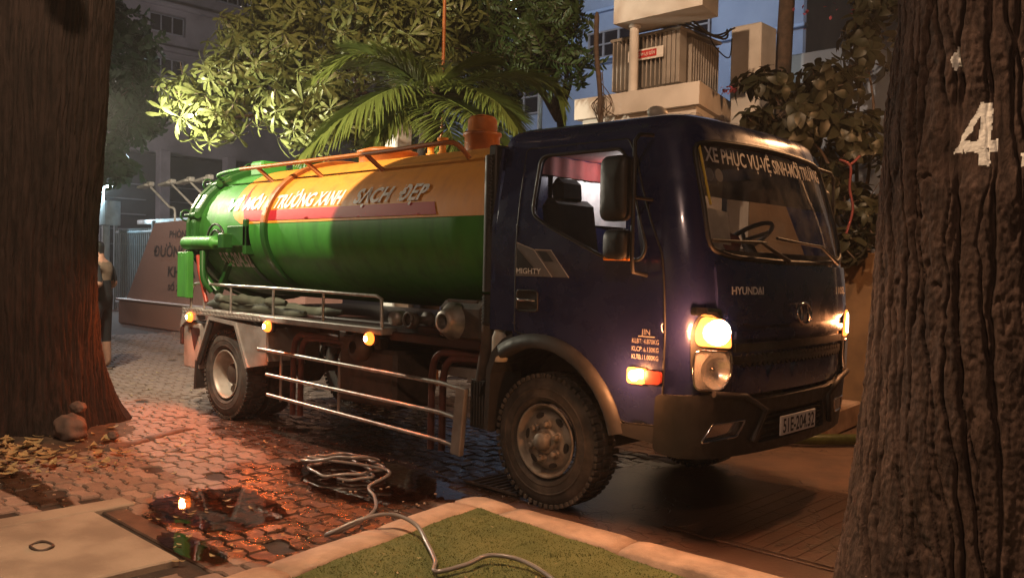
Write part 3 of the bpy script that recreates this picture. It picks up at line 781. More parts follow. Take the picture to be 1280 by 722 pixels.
# --- doors
def make_door(flip):
    P = (lambda poly: mir(poly)) if flip else (lambda poly: poly)
    g_ = (lambda s, z, o=0: cs(SE-s, z, o)) if flip else cs
    mb = MB(); patch(mb, P(door), cs, [P(win)], step=.07, off=.009, thick=.035); d = B('door', mb, 'navy')
    mb = MB(); mb.tube([g_(s, z, .0055) for s, z in dens(door, .08)], .0065, 5, closed=True); B('door_seam', mb, 'black', d)
    mb = MB(); mb.tube([g_(s, z, .010) for s, z in win], .011, 6, closed=True); B('window_seal', mb, 'black', d)
    mb = MB(); patch(mb, P(win), cs, step=.12, off=-.012); B('window', mb, 'glass', d)
    mb = MB(); h0 = rpoly([(-.195, 1.255), (-.015, 1.255), (-.015, 1.385), (-.195, 1.385)], .025)
    patch(mb, P(h0), cs, step=.06, off=.014, thick=.01); mb.tube([g_(s, z, .016) for s, z in h0], .006, 6, closed=True); B('handle_recess', mb, 'black', d)
    mb = MB(); mb.tube([g_(-.18, 1.325, .02), g_(-.15, 1.325, .038), g_(-.06, 1.325, .038), g_(-.03, 1.325, .02)], .011, 8); B('handle', mb, 'chrome', d)
    # diagonal decal
    mb = MB(); patch(mb, P([(-.215, 1.475), (.02, 1.475), (.235, 1.475), (.085, 1.64), (-.06, 1.645), (-.215, 1.69)]), cs, step=.08, off=.0115); B('side_decal', mb, 'decal', d)
    mb = MB(); patch(mb, P([(-.205, 1.50), (-.02, 1.50), (-.205, 1.655)]), cs, step=.08, off=.0135); patch(mb, P([(-.03, 1.635), (.05, 1.63), (.11, 1.57), (.03, 1.57)]), cs, step=.08, off=.0135); B('decal_shade', mb, 'decal2', d)
    mb = MB(); mb.tube([g_(-.05, 1.645, .013), g_(.085, 1.64, .013), g_(.235, 1.475, .013)], .0035, 4); mb.tube([g_(-.21, 1.69, .013), g_(-.06, 1.645, .013), g_(.10, 1.475, .013)], .0035, 4); B('decal_edge', mb, 'oldvinyl', d)
    if not flip:
        lettering('badge_lettering', 'MIGHTY', .05, lambda u, v: cs(-.205+u, 1.492+v, .016), 'vinyl', d, width=.215, height=.034, bold=.001)
        for t, z, h in (('JIN', 1.165, .032), ('KLBT: 4.870KG', 1.115, .026), ('KLCP: 6.130KG', 1.07, .026), ('KLTB:11.000KG', 1.025, .026)):
            w_ = .055 if t == 'JIN' else .165
            lettering('weight_lettering', t, .05, lambda u, v, z=z, x0=(.76 if t == 'JIN' else .705): cs(x0+u, z+v, .016), 'oldvinyl', d, width=w_, height=h)
        mb = MB(); mb.box(cs(.79, 1.155, .012), (.11, .004, .006), b=.001); B('underline', mb, 'oldvinyl', d)
    # sill step
    mb = MB(); patch(mb, P([(.55, .70), (.60, .575), (.985, .545), (1.0, .66), (.66, .64)]), cs, step=.08, off=.016, thick=.05); B('step_sill', mb, 'grey', d)
    # side indicator lamp
    mb = MB(); patch(mb, P(rpoly([(.69, .885), (.80, .885), (.80, .975), (.69, .975)], .02)), cs, step=.04, off=.034, thick=.03); B('indicator_lamp', mb, 'turn', d)
    mb = MB(); patch(mb, P([(.735+.032*math.cos(t*.3927), .93+.03*math.sin(t*.3927)) for t in range(16)]), cs, step=.03, off=.037); B('indicator_bulb', mb, 'bulb', d)
    mb = MB(); patch(mb, P(rpoly([(.80, .89), (.895, .895), (.895, .965), (.80, .97)], .02)), cs, step=.04, off=.032, thick=.03); B('indicator_reflector', mb, 'redlens', d)
    return d
make_door(False); make_door(True)
# fender flares
for fl in (0, 1):
    fn = (lambda s, z, o=0: cs(SE-s, z, o)) if fl else cs
    mb = MB(); ring = arc(.60, 122, 12, 16); n = len(ring)
    o_, i_ = arc(.675, 122, 12, 16), arc(.585, 122, 12, 16)
    secs = [(o_, .006), (o_, .020), (ring, .045), (i_, .035), (i_, -.06)]
    vs = [fn(q[k][0], q[k][1], off) for q, off in secs for k in range(n)]
    fs = [(a*n+k, a*n+k+1, (a+1)*n+k+1, (a+1)*n+k) for a in range(4) for k in range(n-1)]
    mb.add(vs, fs, True); B('fender_flare', mb, 'grey', cab)
    # inner liner
    mb = MB(); lin = arc(.60, 160, 5, 18); n = len(lin); y0, y1 = (.02, .55) if not fl else (WD-.02, WD-.55)
    mb.add([(a, y0, b) for a, b in lin]+[(a, y1, b) for a, b in lin], [(k, k+1, n+k+1, n+k) for k in range(n-1)], True)
    mb.add([(a, y1, b) for a, b in lin]+[(AC[0], y1, AC[1])], [(k, k+1, n) for k in range(n-1)]); B('wheel_liner', mb, 'black', cab)
    # rear half guard behind the wheel
    mb = MB(); rr = [(-.24, 1.10), (-.33, 1.055), (-.42, .97), (-.47, .85), (-.485, .44), (-.445, .43), (-.43, .82), (-.385, .93), (-.31, 1.0), (-.22, 1.04)]
    yy = (-.005 if not fl else WD-.30); mb.prism(rr, lambda u, v, w: Vector((u, yy+w, v)), .30); B('rear_fender', mb, 'grey', cab)

# --- windscreen
mb = MB(); patch(mb, ws, cs, step=.1, off=-.008); wsg = B('windscreen', mb, 'wglass')
mb = MB(); mb.tube([cs(a, b, .002) for a, b in dens(ws, .06)], .016, 6, closed=True); B('windscreen_seal', mb, 'black', wsg)
a0, a1 = sy(.135)+.02, SE-sy(.135)-.02
mb = MB(); patch(mb, [(a0, 1.965)]+[(a0+(a1-a0)*t/8, 1.955) for t in range(1, 8)]+[(a1, 1.965), (a1, 2.26)]+[(a1-(a1-a0)*t/8, 2.275) for t in range(1, 8)]+[(a0, 2.26)], cs, step=.1, off=-.020); B('sun_strip', mb, 'tint', wsg)
mb = MB(); patch(mb, [(a0, 1.64), (a0+.3, 1.615), (a1-.3, 1.615), (a1, 1.64), (a1, 1.66), (a1-.3, 1.65), (a0+.3, 1.65), (a0, 1.66)], cs, step=.1, off=-.004); B('cowl', mb, 'black', wsg)
lettering('windscreen_lettering', 'XE PHỤC VỤ-VỆ SINH-MÔI TRƯỜNG', .12, lambda u, v: cs(a0+.055+u, 2.165+v-.012*math.sin(u*1.8), -.002), 'oldvinyl', wsg, width=1.62, height=.085, bold=.0025)
mb = MB()
for k in (0, 1): patch(mb, [(a0+.075+.085*k+.036*math.cos(t*.4488), 2.085+.04*math.sin(t*.4488)) for t in range(14)], cs, step=.05, off=-.003)
B('round_sticker', mb, 'decal', wsg)
mb = MB(); patch(mb, [(a0+.03, 1.70), (a0+.22, 1.69), (a0+.22, 1.88), (a0+.03, 1.90)], cs, step=.06, off=-.030, thick=.002); B('windscreen_sheet', mb, 'paper', wsg)
mb = MB(); mb.tube([cs(a0+.015+.035*t/10, 2.255-.05*t+.0, .004) for t in range(0, 8)], [.008]*8, 6); B('yellow_tape', mb, 'yellow', wsg)
# wipers
for (ya, yb, zb) in ((.55, .16, 1.70), (1.35, .78, 1.735)):
    mb = MB(); p0 = cs(sy(ya)+.32, 1.60, .03); p1 = cs(sy(ya)+.02, 1.70, .035); p2 = cs(sy(yb), zb, .022)
    mb.tube([p0, p1.lerp(p0, .4), p1], [.016, .012, .010], 6); mb.tube([cs(sy(ya)+.10, 1.70, .02), p1, cs(sy((ya+yb)/2), (1.70+zb)/2, .02), p2], .009, 6); B('wiper', mb, 'black', wsg)

# --- front panel details
mb = MB(); pl_ = [(sy(.17), 1.575)]+[(sy(.17)+(SE-2*sy(.17))*t/8, 1.575) for t in range(1, 9)]+[(SE-sy(.17), 1.30), (SE-sy(.3), 1.25)]+[(SE-sy(.3)-(SE-2*sy(.3))*t/8, 1.225-.0*t) for t in range(1, 8)]+[(sy(.3), 1.25), (sy(.17), 1.30)]
patch(mb, rpoly(pl_, .03), cs, step=.08, off=.018, thick=.03); fp = B('front_panel', mb, 'navy')
lettering('maker_lettering', 'HYUNDAI', .06, lambda u, v: cs(sy(.27)+u, 1.405+v, .025), 'vinyl', fp, width=.30, height=.042, bold=.0015)
lettering('model_lettering', '110SL', .06, lambda u, v: cs(sy(1.60)+u, 1.40+v, .025), 'vinyl', fp, width=.22, height=.045, bold=.0015)
mb = MB(); ec = (sy(YC), 1.285)
mb.tube([cs(ec[0]+.092*math.cos(t*.2618), ec[1]+.062*math.sin(t*.2618), .034) for t in range(24)], .0085, 6, closed=True)
mb.tube([cs(ec[0]-.050+.012*math.sin(t*.5), ec[1]-.045+.011*t, .036) for t in range(9)], .009, 6); mb.tube([cs(ec[0]+.040+.012*math.sin(t*.5), ec[1]-.045+.011*t, .036) for t in range(9)], .009, 6)
mb.tube([cs(ec[0]-.045+.011*t, ec[1]-.016+.0045*t, .036) for t in range(9)], .008, 6); B('emblem', mb, 'chrome', fp)
for i, z in enumerate((1.175, 1.105, 1.035)):
    mb = MB(); q = [(sy(.31), z-.024)]+[(sy(.31)+(SE-2*sy(.31))*t/8, z-.024) for t in range(1, 8)]+[(SE-sy(.31), z-.024), (SE-sy(.31), z+.022)]+[(SE-sy(.31)-(SE-2*sy(.31))*t/8, z+.022) for t in range(1, 8)]+[(sy(.31), z+.022)]
    patch(mb, q, cs, step=.1, off=.02-.004*i, thick=.03); B('grille_bar', mb, 'navy' if i < 1 else 'black', fp)
mb = MB()
for r_ in range(2):
    for i in range(26):
        s = sy(.38)+(SE-2*sy(.38))*i/25+(.02 if r_ else 0); z = 1.05-.045*r_
        patch(mb, [(s-.022, z), (s, z-.016), (s+.022, z), (s, z+.016)], cs, step=.05, off=.014, thick=.01)
B('grille_mesh', mb, 'black', fp)
mb = MB(); q = [(sy(.31), .83)]+[(sy(.31)+(SE-2*sy(.31))*t/10, .83) for t in range(1, 10)]+[(SE-sy(.31), .83), (SE-sy(.31), .99)]+[(SE-sy(.31)-(SE-2*sy(.31))*t/10, .99) for t in range(1, 10)]+[(sy(.31), .99)]
patch(mb, q, cs, step=.1, off=.004, thick=.03); B('lower_panel', mb, 'navy', fp)
# headlamps
for fl in (0, 1):
    P = mir if fl else (lambda q: q)
    s0, s1 = sy(.055)+.01, sy(.265)
    body = rpoly([(s0+.015, .865), (s1-.07, .855), (s1+.02, .95), (s1+.01, 1.17), (s1-.05, 1.275), (s0+.02, 1.30), (s0-.03, 1.20), (s0-.02, .98)], .04)
    bc = (s0*.42+s1*.58, .985); mb = MB(); patch(mb, P(body), cs, [P([(bc[0]+.1*math.cos(t*.3142), bc[1]+.105*math.sin(t*.3142)) for t in range(20)])], step=.06, off=.012, thick=.04); h = B('headlamp', mb, 'black')
    up = rpoly([(s0+.0, 1.125), (s1+.0, 1.105), (s1-.015, 1.19), (s1-.06, 1.265), (s0+.03, 1.285), (s0-.01, 1.2)], .03)
    mb = MB(); patch(mb, P(up), cs, step=.05, off=.030, thick=.015); B('turn_lamp', mb, 'turn', h)
    mb = MB(); tc = ((s0+s1)/2+.005, 1.195); patch(mb, P([(tc[0]+.088*math.cos(t*.3927), tc[1]+.070*math.sin(t*.3927)) for t in range(16)]), cs, step=.04, off=.034); B('bulb_glow', mb, 'bulb', h)
    dn = rpoly([(s0+.0, .885), (s1-.07, .875), (s1+.005, .955), (s1+.0, 1.085), (s0-.005, 1.10), (s0-.01, .98)], .035)
    mb = MB(); cp = (s0*.42+s1*.58, .985); vs = []; n = 20
    for r_, of in ((.105, .020), (.100, .012), (.082, -.025), (.045, -.050), (.014, -.052)):
        for t in range(n): 
            a = 2*math.pi*t/n; ss = cp[0]+r_*.95*math.cos(a); vs.append(cs(SE-ss if fl else ss, cp[1]+r_*math.sin(a), of))
    mb.add(vs, [(i*n+t, i*n+(t+1) % n, (i+1)*n+(t+1) % n, (i+1)*n+t) for i in range(4) for t in range(n)]+[tuple(range(4*n, 5*n))], True)
    patch(mb, P(dn), cs, [P([(cp[0]+.1*math.cos(t*.3142), cp[1]+.105*math.sin(t*.3142)) for t in range(20)])], step=.06, off=.018)
    B('reflector', mb, 'silver', h)
    mb = MB(); blob(mb, cs(SE-cp[0] if fl else cp[0], cp[1], -.02), (.018, .018, .018), 10, 8, 0); mb.tube([cs(SE-a_ if fl else a_, b_, .030) for a_, b_ in dn], .006, 5, closed=True); B('lamp_bulb', mb, 'chrome', h)
    mb = MB(); patch(mb, P(dn), cs, step=.06, off=.036, thick=.012); B('lamp_lens', mb, 'lens', h)
    mb = MB(); q = rpoly([(s0-.03, 1.29), (s1-.06, 1.275), (s1-.08, 1.325), (s0-.02, 1.335)], .015); patch(mb, P(q), cs, step=.06, off=.02, thick=.02); B('lamp_trim', mb, 'chrome', h)

# --- bumper
def bs(s, z, off=0):
    k = .020+.010*math.sin((z-.42)*5); return cs(s, z, off+k)
mb = MB(); e0 = sy(.02)-.11
q = [(e0, .52), (e0+.12, .495)]+[(e0+.12+(SE-2*e0-.24)*t/12, .495-.02*math.sin(math.pi*t/12)) for t in range(1, 12)]+[(SE-e0-.12, .495), (SE-e0, .52), (SE-e0+.0, .84), (SE-sy(.18), .855), (SE-sy(.56), .80)]+[(SE-sy(.56)-(SE-2*sy(.56))*t/6, .80) for t in range(1, 6)]+[(sy(.56), .80), (sy(.18), .855), (e0, .84)]
fogh = rpoly([(sy(.10), .585), (sy(.36), .60), (sy(.43), .69), (sy(.16), .685)], .02); mid = rpoly([(sy(.58), .535), (SE-sy(.58), .535), (SE-sy(.66), .715), (sy(.66), .715)], .02)
mid = dens(mid, .2)
mb = MB(); patch(mb, rpoly(q, .03, 3), bs, [fogh, mir(fogh), mid], step=.07, off=0, thick=.05); bmp = B('bumper', mb, 'black')
mb = MB(); patch(mb, mid, bs, step=.1, off=-.035); B('lower_grille', mb, 'black', bmp)
for k in range(4):
    mb = MB(); z = .565+k*.038; mb.tube([bs(sy(.63)+(SE-2*sy(.63))*t/8, z, -.02) for t in range(9)], .007, 5); B('grille_bar', mb, 'black', bmp)
for fl in (0, 1):
    P = mir if fl else (lambda q: q)
    mb = MB(); patch(mb, P(fogh), bs, step=.06, off=-.03); mb.tube([bs(SE-a if fl else a, b, -.002) for a, b in fogh], .008, 5, closed=True); fg = B('fog_lamp', mb, 'chrome', bmp)
    mb = MB(); patch(mb, P(fogh), bs, step=.06, off=-.006); B('fog_lens', mb, 'lens', bmp)
    mb = MB(); mb.tube([bs(SE-a if fl else a, b, .012) for a, b in ((sy(.14), .86), (sy(.40), .83), (sy(.60), .74), (sy(.50), .56))], .02, 6); B('bumper_fold', mb, 'grey', bmp)
# number plate
ps = sy(YC); pc = bs(ps, .615, .006)
mb = MB(); mb.box((pc.x, pc.y, pc.z), (.012, .48, .118), b=.004); npl = B('number_plate', mb, 'plate')
lettering('plate_lettering', '51E-204.32', .1, lambda u, v: Vector((pc.x+.0085, pc.y-.215+u, pc.z-.042+v)), 'ink', npl, width=.43, height=.084, bold=.002)

# --- mirrors on the near and the far door
M['ambs'] = pm('amber_strip', (.65, .22, .03), None, 9, .3)
for fl in (0, 1):
    Y = (lambda y: WD-y) if fl else (lambda y: y)
    ox = .09 if fl else 0
    mb = MB(); mb.tube([(.78+ox, Y(.05), 2.30), (.81+ox, Y(-.12), 2.28), (.815+ox, Y(-.17), 2.24), (.82+ox, Y(-.18), 1.60), (.815+ox, Y(-.16), 1.52), (.80+ox, Y(.0), 1.50)], .012, 8)
    mb.tube([(.80+ox, Y(.03), 1.93), (.815+ox, Y(-.17), 1.93)], .01, 6); ma = B('mirror_arm', mb, 'black')
    for (x0, x1, z0, z1) in ((.595, .79, 1.80, 2.165), (.625, .80, 1.58, 1.755)):
        mb = MB(); q = rpoly([(-.085, z0), (.085, z0), (.085, z1), (-.085, z1)], .05); c = Vector(((x0+x1)/2+ox, Y(-.19), 0)); an = R(-16 if not fl else 16)
        hw = (x1-x0)/2/.085
        mb.prism(q, lambda u, v, w: Vector((c.x+u*hw, c.y+w*(1 if not fl else -1)-u*.12, v)), .05)
        zc_ = (z0+z1)/2; n_ = len(q); sgn_ = -1 if not fl else 1; vs = []
        for kk, ww in ((1, 0), (.96, .012), (.86, .024), (.65, .034), (.35, .040)): vs += [Vector((c.x+u*hw*kk, c.y+sgn_*ww-u*.12*kk, zc_+(v-zc_)*kk)) for u, v in q]
        mb.add(vs, [(i*n_+j, i*n_+(j+1) % n_, (i+1)*n_+(j+1) % n_, (i+1)*n_+j) for i in range(4) for j in range(n_)]+[tuple(range(4*n_, 5*n_))], True); B('mirror_housing', mb, 'black', ma)
        if z0 < 1.7:
            mb = MB(); mb.box((c.x, c.y+.02, z0+.012), (.15, .075, .022), b=.006); B('amber_strip', mb, 'ambs', ma)

# --- wheels
def wheel(x, yface, r=.43, wdt=.235, dual=False, side=1):
    """side=1: outer face towards -y"""
    d = side; o = Vector((x, yface, r-.005))
    ax = Vector((0, d, 0))
    mb = MB(); prof = [(.235, .055), (.262, .008), (.30, -.004), (.36, .0), (.395, .012), (.415, .03), (r-.006, .055), (r-.004, wdt*.5), (r-.006, wdt-.055), (.40, wdt-.02), (.30, wdt), (.24, wdt-.03)]
    mb.lathe(prof, o, ax, 56)
    # shoulder lugs, two staggered rows, and a sidewall rib
    for i in range(58):
        a = 2*math.pi*i/58
        for k, hh in ((0, .038), (1, wdt-.038)):
            aa = a+(.054 if k else 0); u = Vector((math.cos(aa), 0, math.sin(aa))); t = Vector((-math.sin(aa), 0, math.cos(aa)))
            c = o+u*(r-.012)+ax*hh; mb.box(c, (.030, .062, .028), Matrix((t, ax, u)).transposed(), b=.003)
    for i in range(34):
        a = 2*math.pi*i/34; u = Vector((math.cos(a), 0, math.sin(a))); t = Vector((-math.sin(a), 0, math.cos(a))); mb.box(o+u*(r-.006)+ax*(wdt/2), (.05, wdt*.36, .018), Matrix((t, ax, u)).transposed(), b=.003)
    mb.lathe([(.33, -.001), (.335, -.006), (.342, -.006), (.346, -.001)], o, ax, 56); mb.lathe([(.275, .004), (.28, -.003), (.288, -.003), (.292, .002)], o, ax, 56)
    ty = B('tyre', mb, 'rubber')
    mb = MB(); 
    if dual: prof = [(.24, .012), (.232, .004), (.222, .012), (.214, .05), (.205, .15), (.195, .19), (.12, .195), (.115, .14), (.06, .13), (.0, .13)]
    else: prof = [(.24, .012), (.232, .002), (.222, .012), (.212, .05), (.20, .075), (.19, .06), (.172, .035), (.125, .022), (.10, .03), (.085, .034), (.082, .015), (.075, .012), (0, .012)]
    mb.lathe(prof, o, ax, 48); rim = B('rim', mb, 'rimr' if dual else 'rim', ty)
    if not dual:
        mb = MB(); mb.lathe([(.058, .02), (.056, -.03), (.045, -.045), (0, -.048)], o, ax, 24); mb.build('hub_cap', M['rim'], ty)
        mb = MB()
        for i in range(6):
            mb = MB(); a = 2*math.pi*(i+.35)/6; u = Vector((math.cos(a), 0, math.sin(a))); mb.lathe([(.021, .03), (.021, -.012), (.014, -.02), (0, -.02)], o+u*.113, ax, 6, smooth=False); mb.lathe([(.030, .026), (.028, .012), (.02, .012)], o+u*.113, ax, 12); mb.build('wheel_nut', M['rim'], ty)
        pass
        mb = MB()
        for i in range(6):
            a = 2*math.pi*(i+.85)/6; u = Vector((math.cos(a), 0, math.sin(a))); t = Vector((-math.sin(a), 0, math.cos(a)))
            mb = MB(); q = [o+u*(.163+.017*math.sin(k*.5236))+t*(.034*math.cos(k*.5236)) for k in range(12)]
            mb.add([p-ax*-.028 for p in q]+[p+ax*.048 for p in q], [tuple(range(12)), *[(k, (k+1) % 12, 12+(k+1) % 12, 12+k) for k in range(12)]])
            mb.build('vent_hole', M['black'], ty)
    else:
        mb = MB(); mb.lathe([(.10, .19), (.10, .09), (.085, .075), (0, .075)], o, ax, 20); mb.build('axle_hub', M['dirty'], ty)  # darker metal than the rim stands in for shade inside the wheel
    return ty
wheel(0, .055); wheel(0, WD-.055, side=-1)
for sd_ in (1, -1):
    wheel(-WB, .06 if sd_ == 1 else WD-.06, dual=True, side=sd_)
    wheel(-WB, .36 if sd_ == 1 else WD-.36, dual=True, side=sd_)

# --- tank
TY, TZ, TA, TB = YC, 1.835, .93, .665
TX0, TX1 = -4.86, -.56
def tk(x, a, off=0):
    """a: degrees round the tank, 0 = near side, 90 = top"""
    c, s_ = math.cos(R(a)), math.sin(R(a)); nrm = Vector((0, -c/TA, s_/TB)).normalized()
    return Vector((x, TY-TA*c, TZ+TB*s_))+nrm*off
def tz(x, z, off=0):
    """near side of the tank at height z"""
    return tk(x, math.degrees(math.asin(max(-1, min(1, (z-TZ)/TB)))), off)
mb = MB(); n = 96; vs = []; fs = []
prof = [(TX0-.10, .0), (TX0-.095, .35), (TX0-.075, .68), (TX0-.04, .9), (TX0, 1), *[(TX0+(TX1-TX0)*i/10, 1) for i in range(1, 10)], (TX1, 1), (TX1+.04, .9), (TX1+.07, .6), (TX1+.08, 0)]
for (x, k) in prof:
    for j in range(n):
        a = 2*math.pi*j/n; vs.append((x, TY-TA*k*math.cos(a), TZ+TB*k*math.sin(a)))
fs = [(i*n+j, i*n+(j+1) % n, (i+1)*n+(j+1) % n, (i+1)*n+j) for i in range(len(prof)-1) for j in range(n)]
mb.add(vs, fs, True); tank = B('tank', mb, 'green')
ZG = 1.885
def under(x0, x1, ztop, off):  # orange livery field: near half (top to side) and far half
    pass
mb = MB()
AG = math.degrees(math.asin((ZG-TZ)/TB)); AL = lambda z: math.degrees(math.asin((z-TZ)/TB))
# rounded rear end of the orange field
def edge_x(a):
    t = (a-AG)/(90-AG); return -4.10-.24*math.sin(max(0, min(1, t))*math.pi*.5)+.15*max(0, 1-t*9)**2
na = 40; nx = 40; vs = []
for i in range(na+1):
    a = AG+(180-2*AG)*i/na; aa = a if a <= 90 else 180-a
    for j in range(nx+1): x = edge_x(aa); vs.append(tk(x+(TX1+.005-x)*j/nx, a, .003))
mb.add(vs, [(i*(nx+1)+j, i*(nx+1)+j+1, (i+1)*(nx+1)+j+1, (i+1)*(nx+1)+j) for i in range(na) for j in range(nx)], True)
B('orange_livery', mb, 'orange', tank)
mb = MB()
patch(mb, [(-3.88, 1.91), (-1.13, 1.905), (-1.18, 2.00), (-3.55, 2.005), (-3.80, 2.02), (-3.93, 2.10), (-4.03, 2.20), (-4.09, 2.31), (-4.02, 2.10)], tz, step=.05, off=.006)
B('red_stripe', mb, 'stripe', tank)
for t, x, w_ in (('VÌ', -4.33, .25), ('.', -4.10, .03), ('MÔI', -3.98, .31), ('TRƯỜNG', -3.45, .64), ('XANH', -2.77, .37), ('SẠCH', -2.20, .45), ('ĐẸP', -1.64, .32)):
    lettering('tank_lettering', t, .2, lambda u, v, x=x: tz(x+u+v*.20, 2.022+v, .010), 'vinyl', tank, width=None if t == '.' else w_, cap=.118, bold=.007)
lettering('number_lettering', '51E-204.32', .15, lambda u, v: tz(-4.42+u, 1.50+v, .030), 'oldvinyl', tank, width=.56, height=.125, bold=.004)
def ring(x, w_, h, a0, a1, split=True):
    for (b0, b1, mt) in (((a0, AG, 'dkgreen'), (AG, 180-AG, 'dkorange'), (180-AG, a1, 'dkgreen')) if split else ((a0, a1, 'dkgreen'),)):
        mb = MB(); k = 30; vs = []; sec = [(-w_/2, 0), (-w_/2, h*.8), (-w_/2+.012, h), (w_/2-.012, h), (w_/2, h*.8), (w_/2, 0)]
        for i in range(k+1):
            a = b0+(b1-b0)*i/k; vs += [tk(x+dx, a, o) for dx, o in sec]
        mb.add(vs, [(i*6+j, i*6+j+1, (i+1)*6+j+1, (i+1)*6+j) for i in range(k) for j in range(5)], False); B('tank_hoop', mb, mt, tank)
ring(-3.50, .075, .045, -60, 240)
ring(TX0+.03, .09, .06, -90, 270, False); ring(TX0-.075, .03, .075, -90, 270, False); ring(-3.93, .07, .014, -60, 3, False)
# clamps on the rear door rim
for a in (42, 12, -20, 75, 105, 138, 168):
    mb = MB(); p = tk(TX0-.06, a, .04); q = tk(TX0+.10, a, .06); mb.tube([p, q], .035, 10); mb.tube([tk(TX0-.16, a, .06), tk(TX0-.03, a, .07)], .018, 8)
    c = tk(TX0-.15, a, .065); mb.tube([c+Vector((0, .055*math.cos(t*.5236), .055*math.sin(t*.5236))) for t in range(12)], .010, 5, closed=True); B('door_clamp', mb, 'dkgreen', tank)
# hydraulic ram, bracket boxes, lever rings
mb = MB(); mb.lathe([(0, -.04), (.035, -.04), (.035, 0), (.062, 0), (.066, .02), (.066, .60), (.06, .63), (.03, .635), (.03, .70), (0, .70)], (-4.93, .03, 1.705), (1, 0, 0), 20); B('hydraulic_ram', mb, 'green', tank)
mb = MB(); mb.box((-4.10, .03, 1.72), (.10, .12, .15)); mb.box((-3.98, .12, 1.77), (.36, .10, .20), b=.01); mb.box((-3.83, .13, 1.76), (.06, .12, .34), b=.01); B('ram_bracket', mb, 'dkgreen', tank)
mb = MB()
for r_ in (.11, .17): mb.tube([(-4.36+r_*math.cos(t*.2), .06, 1.72+r_*math.sin(t*.2)) for t in range(0, 15)], .012, 6)
B('hydraulic_hose', mb, 'black', tank)
mb = MB(); mb.tube(spline([(-4.5, .0, 1.62), (-4.44, -.02, 1.35), (-4.40, .05, 1.22)], 6), .03, 8); mb.tube(spline([(-4.66, .12, 1.66), (-4.58, .05, 1.42), (-4.4, .10, 1.22)], 6), .035, 8); mb.box((-4.45, .2, 1.34), (.06, .06, .4), Matrix.Rotation(.6, 3, 'Y')); B('lever', mb, 'dkgreen', tank)
mb = MB(); mb.box((-4.86, -.02, 1.38), (.19, .05, .46), b=.006); mb.box((-4.75, -.01, 1.38), (.03, .07, .47), b=.006); B('rear_side_panel', mb, 'green')
# red tail lamp bar by the panel
mb = MB(); mb.tube([(-4.64, .02, 1.58), (-4.60, .02, 1.42), (-4.45, .02, 1.12)], .022, 8); B('tail_reflector', mb, 'redlens')
# top rail
def railcol(x): return 'orange'
mb = MB(); mb.tube(spline([(-4.28, .28, 2.445), (-3.2, .28, 2.445), (-2.0, .28, 2.445), (-1.32, .28, 2.455), (-1.16, .32, 2.44), (-1.10, .40, 2.34)], 8), .019, 8); rail = B('top_rail', mb, 'dkorange')
mb = MB(); mb.tube(spline([(-4.28, .28, 2.445), (-4.62, .28, 2.43), (-4.86, .34, 2.41), (-4.93, .5, 2.38)], 8), .019, 8); B('rail_end', mb, 'green', rail)
for x in (-3.86, -3.02, -2.13):
    mb = MB(); mb.tube([(x-.1, .28, 2.44), (x+.02, .385, 2.30)], .02, 8); B('rail_post', mb, 'dkorange', rail)
mb = MB(); mb.tube(spline([(-4.28, 1.79, 2.445), (-3.2, 1.79, 2.445), (-1.32, 1.79, 2.455), (-1.16, 1.75, 2.44)], 8), .019, 8); B('far_rail', mb, 'dkorange', rail)
# vent pot, valves, rear hatch
mb = MB(); mb.lathe([(.15, -.05), (.15, .13), (.165, .14), (.165, .165), (.145, .17), (.125, .18), (.125, .27), (.105, .30), (.06, .315), (0, .32)], (-1.62, YC, TZ+TB-.01), (0, 0, 1), 28); B('vent_pot', mb, 'dkorange', tank)
mb = MB()
for x, h in ((-2.28, .12), (-2.12, .16)): mb.lathe([(.045, -.03), (.045, .03), (.03, .04), (.03, h-.03), (.05, h-.02), (.05, h), (0, h+.01)], (x, YC, TZ+TB), (0, 0, 1), 14)
B('relief_valve', mb, 'orange', tank)
mb = MB(); mb.box((-4.55, .75, 2.50), (.24, .30, .16), b=.02); mb.box((-4.2, 1.0, 2.53), (.3, .2, .12), b=.02); B('hinge_block', mb, 'green', tank)
mb = MB(); mb.lathe([(.27, -.05), (.27, .07), (.29, .08), (.29, .10), (.2, .13), (0, .135)], (-2.9, YC, TZ+TB-.01), (0, 0, 1), 28); B('manhole', mb, 'dkorange', tank)
# --- chassis and deck
for yy in (.62, 1.45):
    mb = MB(); mb.box((-2.5, yy, .86), (5.0, .08, .22), b=.01); B('chassis_beam', mb, 'chassis')
mb = MB(); mb.box((-2.6, YC, 1.02), (4.1, 1.7, .10), b=.01); mb.box((-1.0, .35, .98), (1.3, .5, .07), b=.01); B('tank_cradle', mb, 'chassis')
mb = MB(); mb.box((-3.27, .075, 1.015), (3.32, .15, .055), b=.008); deck = B('side_deck', mb, 'galv')
mb = MB()
for i in range(46):
    x = -4.90+i*.034
    for k in (0, 1):
        t = Matrix.Rotation(.7 if (i+k) % 2 else -.7, 3, 'Y'); mb.box((x, -.0035, 1.028-.026*k), (.026, .005, .009), t, b=.001)
mb.box((-4.15, -.001, 1.015), (1.55, .004, .06), b=.001)
B('checker_trim', mb, 'tread_plate', deck)
mb = MB(); mb.tube(spline([(-4.80, .03, 1.04), (-4.77, .03, 1.22), (-4.70, .03, 1.29), (-4.55, .03, 1.295)], 5)+[Vector((-3, .03, 1.295)), Vector((-1.72, .03, 1.285)), Vector((-1.66, .03, 1.265)), Vector((-1.65, .03, 1.04))], .014, 8); sr = B('deck_rail', mb, 'alu')
for x in (-4.52, -3.98, -3.22, -2.44):
    mb = MB(); mb.tube([(x, .03, 1.03), (x, .03, 1.29)], .012, 8); B('rail_post', mb, 'alu', sr)
